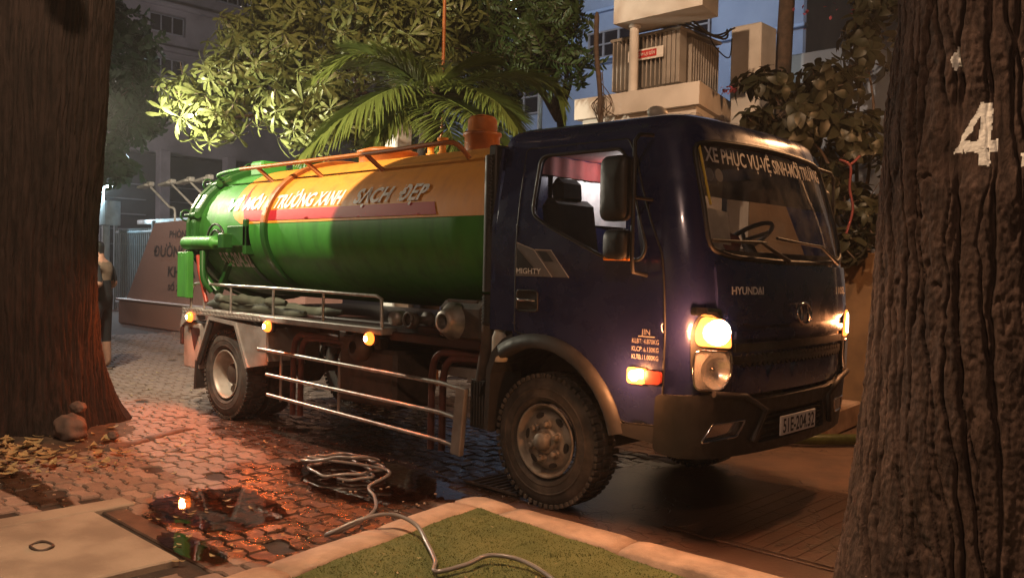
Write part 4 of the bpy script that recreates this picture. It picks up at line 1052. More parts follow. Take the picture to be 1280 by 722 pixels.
# folded suction hoses lying on the deck
mb = MB()
for k, (y, z, x0, x1) in enumerate(((.17, 1.085, -4.7, -2.9), (.26, 1.10, -4.55, -2.5), (.19, 1.15, -4.6, -3.3))):
    mb.tube([(x0+(x1-x0)*t/14, y+.02*math.sin(t*1.3+k), z+.012*math.sin(t*.9+k)) for t in range(15)], [.02 if t in (0, 14) else .048+.008*math.sin(t*2.3) for t in range(15)], 10)
B('folded_canvas', mb, 'canvas')
# markers under the deck edge
for x in (-4.73, -3.24, -1.75):
    mb = MB(); mb.lathe([(.035, .02), (.052, .0), (.052, -.012), (.044, -.03), (.025, -.042), (0, -.045)], (x, -.005, .955), (0, 1, 0), 20); ml = B('marker_lamp', mb, 'amber'); mb = MB(); mb.lathe([(.022, -.0450), (.014, -.0475), (0, -.048)], (x, -.005, .955), (0, 1, 0), 14); B('bulb_glow', mb, 'bulb', ml)
    mb = MB(); mb.box((x, .02, .955), (.12, .04, .10), b=.01); B('lamp_bracket', mb, 'chassis', ml)
# rear corner box with reflective chevrons, lamp rail
mb = MB(); mb.box((-4.76, .10, .665), (.34, .16, .46), b=.012); rb_ = B('rear_corner_box', mb, 'galv')
mb = MB(); mb.prism([(-4.78, .85), (-4.58, .85), (-4.58, .80), (-4.69, .62)], lambda u, v, w: Vector((u, .0185-w, v)), .003); B('chevron_sticker', mb, 'chassis', rb_)
mb = MB(); mb.box((-4.95, .95, .78), (.05, 1.9, .24), b=.01); mb.box((-4.9, .95, .5), (.08, 1.8, .10), b=.01); B('rear_bumper', mb, 'chassis')
mb = MB(); mb.prism([(-4.92, 1.0), (-4.62, 1.0), (-4.62, .93), (-4.86, .90), (-4.97, .83)], lambda u, v, w: Vector((u, -.002+w, v)), .10); B('rear_corner_plate', mb, 'galv')
# angular rear mudguard
mg = [(-4.63, .54), (-4.36, .985), (-3.84, .955), (-3.60, .55)]
mb = MB()
o_ = mg; i_ = [(-4.60, .52), (-4.345, .95), (-3.855, .92), (-3.635, .535)]
for y0, y1 in ((-.004, .62), (WD-.62, WD)):
    mb = MB()
    vs = [(a, y0, b) for a, b in o_]+[(a, y1, b) for a, b in o_]; mb.add(vs, [(k, k+1, 4+k+1, 4+k) for k in range(3)])
    vs = [(a, y0+.004, b) for a, b in i_]+[(a, y1, b) for a, b in i_]; mb.add(vs, [(k, k+1, 4+k+1, 4+k) for k in range(3)])
    mb.add([(a, y0, b) for a, b in o_]+[(a, y0, b) for a, b in i_], [(k, k+1, 4+k+1, 4+k) for k in range(3)])
    B('rear_mudguard', mb, 'galv')
mb = MB(); mb.prism([(-3.84, .955), (-3.60, .55), (-3.30, .60), (-3.30, .93)], lambda u, v, w: Vector((u, .012+w, v)), .02); mb.box((-3.3, .3, .78), (.02, .55, .3)); B('mudguard_skirt', mb, 'galv')
mb = MB(); mb.prism([(-4.63, .54), (-4.60, .56), (-4.61, .24), (-4.66, .23)], lambda u, v, w: Vector((u, .0+w, v)), .6); mb.prism([(-4.62, .5), (-4.37, .93), (-4.30, .92), (-4.56, .48)], lambda u, v, w: Vector((u, .01+w, v)), .02); B('mud_flap', mb, 'black')
# side guard
mb = MB(); mb.box((-.735, .01, .455), (.10, .05, .48), Matrix.Rotation(.10, 3, 'Y'), b=.008); sg = B('guard_plate', mb, 'galv')
for z0, z1, x0 in ((.735, .685, -3.45), (.515, .475, -3.30), (.335, .275, -3.28)):
    mb = MB(); mb.tube([(x0, .02, z0), (-.95, .02, z1+.012), (-.84, .02, z1), (-.76, .02, z1-.008)], .0165, 10); B('guard_bar', mb, 'alu', sg)
for x in (-2.22, -3.1):
    mb = MB(); mb.box((x, .045, .52), (.03, .012, .46), b=.002); B('guard_strut', mb, 'galv', sg)
# bent red pipes
for (x, y, zt) in ((-1.16, .12, .90), (-1.06, .14, .865), (-3.02, .12, .90), (-2.93, .14, .87)):
    mb = MB(); mb.tube(spline([(x, y, .18), (x, y, .60), (x+.01, y, zt-.12), (x+.06, y, zt-.03), (x+.16, y+.02, zt), (x+.55, y+.1, zt+.0)], 6), .027, 10); B('bent_pipe', mb, 'pipe')
# underslung tanks, boxes, cross gear
mb = MB(); mb.box((-1.95, .38, .62), (.62, .45, .46), b=.03); B('fuel_tank', mb, 'dirty')
mb = MB(); mb.box((-2.45, .42, .62), (.18, .3, .52), b=.02); mb.tube([(-3.3, YC, .62), (-.3, YC, .70)], .05, 10); mb.box((-4.15, YC, .44), (.3, .3, .3), b=.08); mb.tube([(-4.15, .3, .43), (-4.15, 1.8, .43)], .06, 10); mb.tube([(0, .2, .43), (0, 1.87, .43)], .05, 10); B('drive_gear', mb, 'dirty')
mb = MB(); mb.box((-.98, .24, .76), (.36, .06, .075), b=.006); mb.box((-.80, .24, .745), (.14, .08, .10), b=.006); B('bracket_bar', mb, 'galv')
mb = MB()
for i in range(7):
    mb.box((-2.65+i*.13+rnd.uniform(-.03, .03), .22+rnd.uniform(-.05, .1), .90+rnd.uniform(-.03, .02)), (rnd.uniform(.05, .12), .10, rnd.uniform(.06, .13)), b=.012); B('valve_block', mb, 'dirty'); mb = MB()
mb.lathe([(.05, -.09), (.11, -.06), (.12, .06), (.07, .09), (0, .09)], (-2.05, .14, .86), (0, 1, 0), 18); B('valve_manifold', mb, 'dirty')
# vacuum pump outlet
mb = MB(); o = (-.93, .0, 1.135)
mb.lathe([(.055, .0), (.075, .004), (.085, .02), (.10, .06), (.135, .10), (.14, .13), (.12, .16), (.12, .30), (.14, .30), (.14, .42)], o, (0, 1, 0), 28); mb.lathe([(.055, .0), (.05, .04), (.05, .12), (0, .12)], o, (0, 1, 0), 28); pump = B('pump_outlet', mb, 'cast')
mb = MB(); mb.lathe([(.055, .0), (.052, .06), (0, .06)], (-.93, .012, 1.135), (0, 1, 0), 20); B('pump_bore', mb, 'black', pump)
mb = MB(); mb.box((-.86, .30, 1.13), (.5, .4, .3), b=.05); mb.box((-.78, .06, 1.285), (.30, .02, .02)); B('pump_housing', mb, 'dirty', pump)
mb = MB(); mb.lathe([(.0, 0), (.05, 0), (.06, .02), (.06, .05), (.03, .07), (.03, .16), (.06, .16), (.06, .2)], (-1.36, .06, 1.115), (0, 1, 0), 18); mb.tube([(-1.36+.05*math.cos(t*.5), .05, 1.12+.055*math.sin(t*.5)) for t in range(13)], .012, 6); B('brass_valve', mb, 'dirty')
mb = MB(); mb.lathe([(0, 0), (.055, 0), (.06, .05), (.05, .12), (0, .12)], (-1.56, .06, 1.12), (0, 1, 0), 14); B('water_filter', mb, 'cast')
# air intake duct behind the cab, battery box, bottle
mb = MB(); mb.tube([(-.535, .07, 2.28), (-.535, .07, 1.36)], .045, 10); duct = B('intake_duct', mb, 'grey')
mb = MB(); mb.lathe([(r_, h*.012) for h in range(18) for r_ in ((.05,) if h % 2 else (.038,))], (-.535, .07, 1.14), (0, 0, 1), 14); B('duct_bellows', mb, 'black', duct)
mb = MB(); mb.tube([(-.535, .07, 1.14), (-.56, .09, 1.0), (-.64, .12, .74)], .045, 10); B('duct_elbow', mb, 'dirty', duct)
mb = MB(); mb.box((-.50, .12, 2.05), (.07, .16, .6), b=.01)
for i in range(18): mb.box((-.515, .036, 1.82+i*.027), (.05, .014, .012), b=.002)
B('intake_louvre', mb, 'black', duct)
mb = MB(); mb.box((-.59, .22, .58), (.22, .26, .34), b=.02)
for i in range(7): mb.box((-.675+i*.028, .075, .585), (.012, .04, .30), b=.003)
mb.tube([(-.70, .09, .74), (-.48, .09, .74)], .014, 6); mb.tube([(-.70, .09, .425), (-.48, .09, .425)], .014, 6); B('battery_box', mb, 'grey')
mb = MB(); mb.lathe([(0, 0), (.05, 0), (.055, .02), (.055, .16), (.04, .20), (.035, .22), (.045, .225), (.045, .26), (0, .265)], (-.40, .05, .90), (0, 0, 1), 16); B('fluid_bottle', mb, 'bottle')
# lamps of the truck: light leaving the lenses
def lamp(name, loc, w, col, rad=.03, kind='POINT', spot=None, aim=None):
    d = bpy.data.lights.new(name, kind); d.energy = w; d.color = col
    if kind in ('POINT', 'SPOT'): d.shadow_soft_size = rad
    o = bpy.data.objects.new(name, d); C.objects.link(o); o.location = loc
    if spot: d.spot_size = R(spot); d.spot_blend = .5
    if aim: o.rotation_euler = (Vector(aim)-Vector(loc)).to_track_quat('-Z', 'Y').to_euler()
    return o
AMB = (1, .14, .022)
for x, w_ in ((-4.73, 75), (-3.24, 64), (-1.75, 30)): lamp('marker_light', (x, -.07, .955), w_, AMB, .03, 'SPOT', 160, (x, -1.0, .2)).data.spot_blend = .6
lamp('dome_light', (-.15, YC, 2.26), 11, (1, .93, .85), .04)
q = cs(.715, .93, .13); lamp('indicator_light', q, 13, (1, .36, .12), .03)
q = cs(sy(.05), 1.19, .15); lamp('turn_light', q, 20, (1, .36, .13), .05)
q = cs(SE-sy(.12), 1.2, .12); lamp('turn_light', q, 9, (1, .36, .13), .05)

# ================================================================== SURROUNDINGS
def at(px, py, d): return CAM+(_f+_r*((px-640)/1066.04)-_u*((py-361)/1066.04))*d
def rod(mb, a, b, r, n=8): return mb.tube([a, b], r, n)

# --- two street trees in the foreground
def ridge(p):
    a = noise.noise(p); b = noise.noise(p*2.1+Vector((3, 1, 7)))
    return (1-abs(a)*2.2)*.6+(1-abs(b)*2.2)*.3+noise.noise(p*5)*.12
def trunk(name, c, rt, zs, angs, nz, disp, vs, lean=(0, 0), paint=None, flare=0, rfn=None):
    mb = MB(); z0, z1 = zs; V = []; F = []; MI = []
    nth = len(angs); rfn = rfn or ridge
    for i in range(nz+1):
        z = z0+(z1-z0)*i/nz; r0 = interp(z, rt)
        for j in range(nth):
            a = R(angs[j]); q = Vector((math.cos(a)*r0*vs[0], math.sin(a)*r0*vs[0], z*vs[1]))
            fd_ = 1 if not paint else 1-.8*max(0, 1-max(0, abs(((a-view+math.pi) % (2*math.pi)-math.pi)*.46+.112)-.09)/.06)*max(0, 1-max(0, abs(z-2.005)-.11)/.06); r = r0+disp*fd_*rfn(q)-disp*.5+.02*noise.noise(Vector((math.cos(a)*1.5, math.sin(a)*1.5, z*1.2)))
            if flare: r += flare*math.exp(-max(0, z)*2.6)*(.55+.45*math.sin(a*5+1.0+.7*math.sin(a*2)))
            V.append((c[0]+lean[0]*z+r*math.cos(a), c[1]+lean[1]*z+r*math.sin(a), z))
    w = nth
    for i in range(nz):
        for j in range(nth):
            j2 = (j+1) % w; F.append((i*w+j, i*w+j2, (i+1)*w+j2, (i+1)*w+j))
            MI.append(paint(R(angs[j]), z0+(z1-z0)*(i+.5)/nz) if paint else 0)
    for f, mi in zip(F, MI): mb.f.append(f); mb.s.append(True); mb.mi.append(mi)
    mb.v = V
    return mb
def furrows(q, w, cut, dpt, zf):
    """bark plates between wandering vertical furrows"""
    u = math.atan2(q.y, q.x)*math.hypot(q.x, q.y)+.05*noise.noise(Vector((q.x*2, q.y*2, q.z*.9))); z = q.z; k0 = round(u/w); best = 9; wid = 1
    for k in range(k0-2, k0+3):
        n0 = noise.noise(Vector((k*7.31, z*zf, 1.7))); n1 = noise.noise(Vector((k*3.77, z*zf*5, 8.1))); n2 = noise.noise(Vector((k*1.9, z*zf*17, 4.4)))
        d = abs(u-(k*w+w*(1.5*n0+.5*n1+.2*n2)))
        ww = .55+.75*noise.noise(Vector((k*5.1, z*zf*1.6, 6.6)))
        if ww > .15 and d/ww < best: best = d/ww; wid = ww
    g = math.exp(-(best/cut)**2)*min(1, wid+.3)
    col = math.floor(u/w+.6*noise.noise(Vector((u*9, z*2, 2.2))))
    zz = z*zf*2.6+noise.noise(Vector((col*4.7, 0, 0)))*9+.35*noise.noise(Vector((u*30, z*6, 1)))
    cr = math.exp(-((zz-round(zz))/.055)**2)*(1 if noise.noise(Vector((col*2.3, round(zz)*1.7, 5))) > .05 else 0)
    fl = noise.noise(Vector((u*22, z*7, 3.3))); fl = math.floor(fl*5)/5*.7+fl*.3
    return .6-dpt*g-.30*cr*(1-g)+.34*fl+.16*noise.noise(Vector((u*75, z*45, 7)))+.3*noise.noise(Vector((u*6, z*2, 9)))
def fibres(q): return furrows(q, .034, .008, .8, .45)
ltree = empty('street_tree', (-4.94, -1.41, 0), 'huge dark street tree trunk at the left edge with red glow on its side', 'tree')
mb = trunk('trunk', (-4.99, -1.46), [(-.1, .72), (.3, .63), (.8, .565), (1.6, .535), (3.2, .55), (5, .56), (8, .5)], (-.1, 7.5), [i*.72 for i in range(500)], 300, .040, (1, 1), (.031, .030), None, .20, fibres)
mb.build('trunk', 'barkL', ltree)
rtree = empty('street_tree', (2.68, -.42, 0), 'deeply fissured street tree trunk at the right edge with a white painted 4', 'tree')
F4 = [(0, .25), (.58, 1), (.84, 1), (.84, .42), (1, .42), (1, .23), (.84, .23), (.84, 0), (.58, 0), (.58, .23), (0, .23)]
H4 = [(.25, .42), (.58, .42), (.58, .80)]
aim4 = math.atan2(-.94+.42, 2.74-2.68)
view = math.atan2(CAM.y+.42, CAM.x-2.68)
def paint4(a, z):
    # u grows to the right as the camera sees it
    u = ((a-view+math.pi) % (2*math.pi)-math.pi)*.46+.112
    if abs(u-(-.085))+abs((z-2.28)/3) < .016: return 1
    u += .006*noise.noise(Vector((u*40, z*40, 0))); z += .006*noise.noise(Vector((u*40, z*40, 9)))
    if .150 < u < .24 and (2.085 < z < 2.125 or 1.90 < z < 1.945): return 1
    p = ((u+.075)/.150, (z-1.905)/.215)
    return 1 if pip(p[0], p[1], F4) and not pip(p[0], p[1], H4) and noise.noise(Vector((u*60, z*45, 2))) > -.55 else 0
def plates(q): return furrows(q, .043, .0085, 1.1, 1.0)
mb = trunk('trunk', (2.68, -.42), [(-.1, .60), (.2, .535), (.6, .49), (1.1, .465), (1.7, .44), (2.6, .40), (4, .37), (6.5, .33)], (-.1, 3.2), [math.degrees(view)-105+i*.5 for i in range(420)]+[math.degrees(view)+105+i*3 for i in range(50)], 680, .031, (1, 1), (.012, -.004), paint4, .05, plates)
mb.build('trunk', ['barkR', 'barkpaint'], rtree)
def shade_crown(name, parent, lobes, nleaf, mat, L, sd, limbs):
    r = random.Random(sd); mb = MB()
    for (a, b, r0, r1) in limbs: mb.tube(spline([a, (Vector(a)+Vector(b))/2+Vector((0, 0, .15)), b], 5), [r0+(r1-r0)*k/10 for k in range(11)], 8)
    br = mb.build('limb', 'twig', parent)
    mb = MB()
    for i in range(nleaf):
        c, rad = lobes[r.randrange(len(lobes))]
        d = Vector((r.gauss(0, 1), r.gauss(0, 1), r.gauss(0, 1))).normalized()*r.random()**.45
        p = Vector(c)+Vector((d.x*rad[0], d.y*rad[1], d.z*rad[2])); t = Vector((r.gauss(0, 1), r.gauss(0, 1), r.gauss(-.3, .7))).normalized(); s_ = t.orthogonal().normalized()
        s_ = (Matrix.Rotation(r.uniform(0, 6.28), 3, t) @ s_); l = L*r.uniform(.6, 1.2); w_ = l*.22
        mb.add([p, p+t*l*.5+s_*w_, p+t*l, p+t*l*.5-s_*w_], [(0, 1, 2, 3)])
    return mb.build('crown', mat, parent, recalc=False, kind='stuff')
shade_crown('crown', ltree, [((-5, -1.6, 8), (2.6, 2.2, 1.2)), ((-3.9, -2.6, 7.4), (1.6, 1.4, .7))], 5000, 'leafB', .16, 3, [((-4.9, -1.5, 6.6), (-3.6, -2.6, 7.4), .14, .05), ((-5, -1.4, 7), (-6.3, -.6, 8.0), .14, .05)])
shade_crown('crown', rtree, [((2.9, -.2, 5.6), (2.0, 1.8, .9)), ((1.9, .7, 4.9), (1.0, .8, .5)), ((-.1, -1.85, 5.2), (1.05, .38, .40)), ((-.1, -1.85, 5.2), (1.05, .38, .40)), ((1.0, -1.8, 5.2), (.6, .36, .40))], 9000, 'leafB', .16, 4, [((2.7, -.43, 3.0), (2.72, -.43, 5.4), .36, .2), ((2.7, -.4, 4.3), (1.6, .9, 5.1), .13, .04), ((2.7, -.4, 4.5), (3.9, -1.4, 5.6), .14, .05), ((2.7, -.4, 4.2), (-.9, -1.9, 5.1), .12, .03)])  # low lobes and long limb added out of view to shade the truck

# --- street lamps out of the picture that light it
def lamp_post(px, py, head, lab, col, mat='warmon'):
    t = empty('street_lamp', (px, py, 0), lab, 'lamp')
    mb = MB(); h = Vector(head); mb.tube(spline([(px, py, 0), (px, py, h.z*.6), (px, py, h.z+.15), ((px+h.x)/2, (py+h.y)/2, h.z+.35), (h.x, h.y, h.z+.12)], 6), .05, 8); mb.build('pole', 'lampgrey', t)
    mb = MB(); mb.lathe([(.0, .14), (.10, .12), (.20, .03), (.2, .02), (.0, .06)], h, (0, 0, 1), 16); mb.build('lamp_head', 'lampgrey', t)
    return t

# --- background buildings
grey = empty('grey_building', (-38, 12, 0), 'grey stained building with dark windows behind the trees at top left', 'building')
mb = MB(); mb.box((-39, 16, 13), (6, 44, 13), b=.05); mb.build('wall', 'grey_wall', grey)
mb = MB(); mb.box((-39.3, 16, 3.2), (5, 44, 6.6), b=.05); mb.build('ground_floor', 'dark_wall', grey)
for z in (9.2, 11.35, 13.4): 
    mb = MB(); mb.box((-35.95, 16, z), (.5, 44, .22), b=.03); mb.build('ledge', 'grey_wall', grey)
for z0 in (10.1, 12.1, 14.2):
    for y in (9.9, 13.0, 16.3, 19.4, 22.5):
        f_ = MB(); yc = y+.8; 
        for dy in (-.8, -.27, .27, .8): f_.box((-35.97, yc+dy, z0+.4), (.12, .05, .85), b=.005)
        for dz in (0, .8): f_.box((-35.97, yc, z0+dz), (.12, 1.65, .06), b=.005)
        w = f_.build('window', 'winframe', grey)
        for k in range(3):
            q = MB(); q.box((-35.985, yc-.535+.535*k, z0+.4), (.06, .48, .74), b=.004); q.build('pane', 'pane', w)
for y in (10.5, 13.6, 16.9, 20.2):
    mb = MB(); mb.box((-35.7, y, 3.3), (.5, .5, 6.6), b=.03); mb.build('column', 'grey_wall', grey)
for y in (11.6, 14.9, 18.2):
    for k in range(5):
        mb = MB(); mb.box((-36.6, y+.4, 2.2+k*.7), (.06, 2.4, .06), b=.004); mb.build('grille_bar', 'winframe', grey)

blue = empty('blue_building', (-14, 15, 0), 'tall pale blue building with dark barred windows behind the palm', 'building')
mb = MB(); mb.box((-11.9, 18.0, 7), (13.2, 6, 14), b=.05); mb.build('wall', 'blue_wall', blue)
for z in (5.55, 7.28, 8.72, 10.2):
    mb = MB(); mb.box((-11.9, 14.95, z), (13.3, .22, .10), b=.02); mb.build('ledge', 'blue_trim', blue)
for (xa, xb, za, zb, nx, nz) in ((-11.64, -10.1, 7.42, 8.12, 3, 2), (-15.3, -13.5, 6.15, 7.15, 3, 2), (-16.4, -15.8, 7.5, 8.7, 1, 2), (-9.2, -7.8, 7.42, 8.12, 3, 2), (-14, -12.4, 9.0, 10.0, 3, 2), (-10.5, -9, 9.0, 10, 3, 2), (-18, -16.6, 9.0, 10, 3, 2), (-12.7, -11, 4.3, 5.2, 3, 2)):
    f_ = MB()
    for i in range(nx+1): f_.box((xa+(xb-xa)*i/nx, 14.97, (za+zb)/2), (.06, .10, zb-za+.06), b=.005)
    for i in range(nz+1): f_.box(((xa+xb)/2, 14.965, za+(zb-za)*i/nz), (xb-xa+.06, .11, .05), b=.005)
    w = f_.build('window', 'winframe', blue)
    for i in range(nx):
        for k in range(nz):
            q = MB(); q.box((xa+(xb-xa)*(i+.5)/nx, 14.985, za+(zb-za)*(k+.5)/nz), ((xb-xa)/nx-.05, .04, (zb-za)/nz-.04), b=.004); q.build('pane', 'pane', w)
mb = MB(); mb.box((-12.22, 14.94, 7.78), (.24, .14, .82), b=.01); mb.build('shutter', 'blue_trim', blue)
mb = MB(); mb.box((-10.9, 14.9, 7.30), (1.9, .5, .06), b=.01); mb.build('sun_shade', 'blue_trim', blue)

# far dark wall added as a backdrop to keep the gaps dark
bw_ = MB(); bw_.box((-2, 11.5, 1.7), (10, .25, 3.4), b=.02); tag(bw_.build('backdrop_wall', 'dark_wall'), 'added dark backdrop wall behind the shrub at the right', 'wall')

# --- transformer station
ts = empty('transformer_station', (-2.3, 4.6, 0), 'grey finned transformer on a cream concrete platform under a slab', 'transformer')
plat = [(-3.07, 4.0), (-1.34, 4.0), (-1.66, 5.25), (-3.07, 5.25)]
mb = MB(); mb.prism(plat, lambda u, v, w: Vector((u, v, 3.33+w)), .245); mb.build('platform', 'wall_white', ts)
mb = MB(); mb.prism([(-3.0, 4.08), (-1.42, 4.08), (-1.72, 5.2), (-3.0, 5.2)], lambda u, v, w: Vector((u, v, 2.9+w)), .427); mb.build('platform_base', 'wall_white', ts)
mb = MB(); mb.box((-2.2, 4.7, 1.45), (1.1, .8, 2.9), b=.02); mb.build('support_column', 'wall_white', ts)
mb = MB(); mb.box((-2.38, 4.92, 4.0), (.86, .74, .58), b=.02); mb.box((-2.38, 4.90, 4.335), (1.02, .92, .04), b=.008); mb.box((-2.38, 4.9, 3.63), (.9, .6, .10), b=.01); tr = mb.build('transformer_tank', 'transf', ts)
for i in range(16):
    x = -2.83+i*.062
    mb = MB(); mb.box((x, 4.50, 4.01), (.016 if i < 12 else .05, .15, .60), b=.004); mb.build('cooling_fin', 'transf', tr)
for i in range(12):
    mb = MB(); mb.box((-1.905, 4.66+i*.055, 3.99), (.10, .012, .55), b=.003); mb.build('cooling_fin', 'transf', tr)
mb = MB(); mb.prism([(-2.55, 4.05), (-1.36, 4.05), (-1.46, 4.55), (-2.55, 4.55)], lambda u, v, w: Vector((u, v, 4.40+w)), .55); mb.build('overhead_slab', 'wall_white', ts)
mb = MB(); mb.tube([(-2.37, 4.22, 3.57), (-2.37, 4.22, 4.41)], .055, 14); mb.lathe([(.055, 0), (.075, 0), (.075, .03), (.055, .04)], (-2.37, 4.22, 4.36), (0, 0, 1), 14); mb.build('white_pipe', 'wall_white', ts)
mb = MB(); mb.box((-2.32, 4.385, 4.085), (.50, .012, .13), b=.002); sgn = mb.build('warning_sign', 'vinyl', tr)
mb = MB(); mb.box((-2.30, 4.377, 4.085), (.28, .008, .085), b=.002); mb.build('red_panel', 'warnred', tr)
lettering('warning_lettering', 'CẤM LẠI GẦN', .05, lambda u, v: Vector((-2.42+u, 4.371, 4.068+v)), 'vinyl', tr, width=.24, height=.035, bold=.001)
mb = MB()
for k in range(3): mb.tube(spline([(-2.0-.12*k, 4.7, 4.36), (-1.8-.1*k, 4.5, 4.42), (-1.6, 4.7+.1*k, 4.25), (-1.5-.05*k, 5.0, 4.38)], 6), .012, 6)
mb.tube(spline([(-1.9, 5.1, 4.40), (-1.75, 5.0, 4.2), (-1.68, 5.2, 4.1), (-1.7, 5.3, 4.35)], 6), .008, 5); mb.build('cable', 'black', ts)
mb = MB(); mb.tube(spline([(-2.62, 3.95, 3.1), (-2.63, 3.93, 3.6), (-2.70, 3.93, 4.1), (-2.72, 3.95, 4.55)], 6), [.03]*18+[.016], 7)
for k in range(9): mb.tube(spline([(-2.62+rnd.uniform(-.02, .02), 3.94, 3.55+rnd.uniform(-.1, .3)), (-2.62+rnd.uniform(-.15, .2), 3.9, 3.45), (-2.6+rnd.uniform(-.2, .25), 3.92, 3.1+rnd.uniform(0, .3))], 5), .006, 4)
tag(mb.build('dead_vine', 'twig'), 'dry brown vine stem climbing before the grey transformer', 'vine')
pw = MB(); pw.box((-1.84, 6.1, 2.34), (.42, .42, 4.68), b=.015); tag(pw.build('gate_pillar', 'wall_white'), 'tall cream pillar right of the transformer half hidden by leaves', 'pillar')
pw = MB(); pw.box((-.6, 7.1, 2.25), (3.8, .2, 4.5), b=.02); tag(pw.build('garden_wall', 'blue_wall'), 'pale bluish wall above the shrub behind the cream pillar', 'wall')
pw = MB(); pw.tube([(-1.62, 6.5, 0), (-1.66, 6.5, 3), (-1.60, 6.5, 5), (-1.5, 6.5, 8)], [.13, .11, .10, .09], 12); tag(pw.build('bare_trunk', 'twig'), 'slim bare brown trunk rising behind the cream pillar', 'tree')
op = empty('ochre_pillar', (-.33, 4.7, 0), 'wide ochre pillar lit orange beyond the truck front', 'pillar')
mb = MB(); mb.box((-.55, 4.55, 1.2), (.62, .62, 2.4), b=.02); mb.build('shaft', 'pillar', op)
mb = MB(); mb.box((.02, 5.0, .88), (.7, .5, 1.76), b=.02); mb.build('side_wall', 'pillar', op)
mb = MB(); mb.box((-.55, 4.55, .12), (.72, .72, .26), b=.02); mb.build('plinth', 'kerbm', op)
rp = MB(); base = at(1062, 205, 8.2)
pts = [at(1075, 195, 8.2), at(1062, 206, 8.2), at(1050, 200, 8.2), at(1063, 208, 8.15), at(1062, 235, 8.2), at(1066, 262, 8.2), at(1058, 292, 8.2)]
rp.tube(spline(pts, 5), [.014]*31, 4); tag(rp.build('red_ribbon', 'ribbon'), 'red ribbon tied to the shrub beside the far mirror', 'ribbon')
pp = MB(); a = at(553, 120, 10.8); pp.tube([(a.x, a.y, 0), (a.x, a.y, 3.5), (a.x+.02, a.y, 7.5)], .022, 8); tag(pp.build('thin_pole', 'dkorange'), 'thin orange pole rising behind the palm crown', 'pole')
sq = MB(); a = at(497, 200, 11.3); sq.box((a.x, a.y, 1.75), (.27, .27, 3.5), b=.02); tag(sq.build('square_post', 'wall_white'), 'square brownish post behind the tank below the palm', 'post')

# --- granite sign monument with four lamp arms
sm = empty('sign_monument', (-15, 4.5, 0), 'red granite sign wall with metal letters and four arm lamps on top', 'sign')
def wedge(z): return -17.15+(z-.5)*.70
mb = MB(); mb.prism([(wedge(.55), .55), (wedge(2.36), 2.36), (-9.5, 2.5), (-9.5, .55)], lambda u, v, w: Vector((u, 4.4+w+.06*(v-.55), v)), .8); mb.build('sign_face', 'granite', sm)
mb = MB(); mb.box((-13.3, 4.75, .27), (7.8, 1.0, .56), b=.03); mb.build('plinth', 'granite', sm)
mb = MB(); mb.box((-13.3, 4.74, .572), (7.9, 1.08, .045), b=.01); mb.build('plinth_ledge', 'granite2', sm)
for t, x, z, h, w_ in (('PHÒNG', -15.0, 2.02, .15, 1.0), ('ĐƯỜNG HỒ', -15.75, 1.60, .23, 2.4), ('KHOA', -14.95, 1.16, .22, 1.3), ('SỐ 268', -14.9, .86, .12, .8)):
    lettering('raised_lettering', t, .3, lambda u, v, x=x, z=z: Vector((x+u, 4.375+.06*(z+v-.55), z+v)), 'letter', sm, width=w_, height=h, bold=.008)
for x in (-15.37, -14.25, -13.35, -12.5):
    mb = MB(); mb.tube(spline([(x, 4.75, 2.3), (x, 4.75, 2.66), (x-.10, 4.68, 2.72)], 5)+[Vector((x-.92, 4.6, 3.20))], .026, 8); ar = mb.build('lamp_arm', 'lampgrey', sm)
    mb = MB(); mb.box((x-1.18, 4.58, 3.235), (.46, .22, .06), Matrix.Rotation(-.10, 3, 'Y'), b=.02); mb.box((x-.95, 4.6, 3.28), (.18, .13, .10), b=.02); mb.build('floodlight', 'lampgrey', ar)

# --- guard post: drum, lamp, fence
gp = empty('guard_post', (-22.4, 6, 0), 'white drum topped lit post by the fence left of the sign', 'post')
mb = MB(); mb.lathe([(.0, 2.5), (.30, 2.5), (.30, 3.2), (.0, 3.2)], (-22.3, 6, 0), (0, 0, 1), 28, smooth=False); mb.build('drum', 'booth', gp)
mb = MB(); mb.tube([(-22.55, 6, 0), (-22.55, 6, 2.5)], .11, 12); mb.build('lit_column', 'booth', gp)
mb = MB(); mb.tube(spline([(-22.75, 6.0, 3.1), (-22.78, 6.0, 3.45), (-22.7, 6, 3.62), (-22.5, 6, 3.68), (-22.35, 6, 3.66)], 5), .03, 8); am = mb.build('lamp_arm', 'booth', gp)
mb = MB(); mb.box((-22.2, 5.98, 3.62), (.32, .16, .06), b=.02); mb.build('lit_lamp', 'coolon', am)
fe = empty('picket_fence', (-19, 6.3, 0), 'grey metal picket fence lit blue behind the sign', 'fence')
mb = MB()
for i in range(60): mb.box((-22.5+i*.13, 6.3, 1.25), (.03, .03, 2.3), b=.004)
mb.build('picket', 'fence', fe, kind='stuff')
for z in (.25, 2.3):
    mb = MB(); mb.box((-18.6, 6.3, z), (8, .05, .06), b=.006); mb.build('rail', 'fence', fe)
for x in (-22.6, -20, -17.4):
    mb = MB(); mb.box((x, 6.3, 1.3), (.09, .09, 2.6), b=.01); mb.build('fence_post', 'fence', fe)
mb = MB(); mb.box((-19.5, 8.5, 2.62), (5.6, 3.4, .14), b=.02); mb.box((-19.5, 8.5, 2.2), (5, .1, .9), b=.02); mb.box((-19.5, 10, 1.2), (5, .1, 2.4), b=.02); tag(mb.build('guard_house', 'booth'), 'low flat roofed guard house behind the picket fence', 'house')

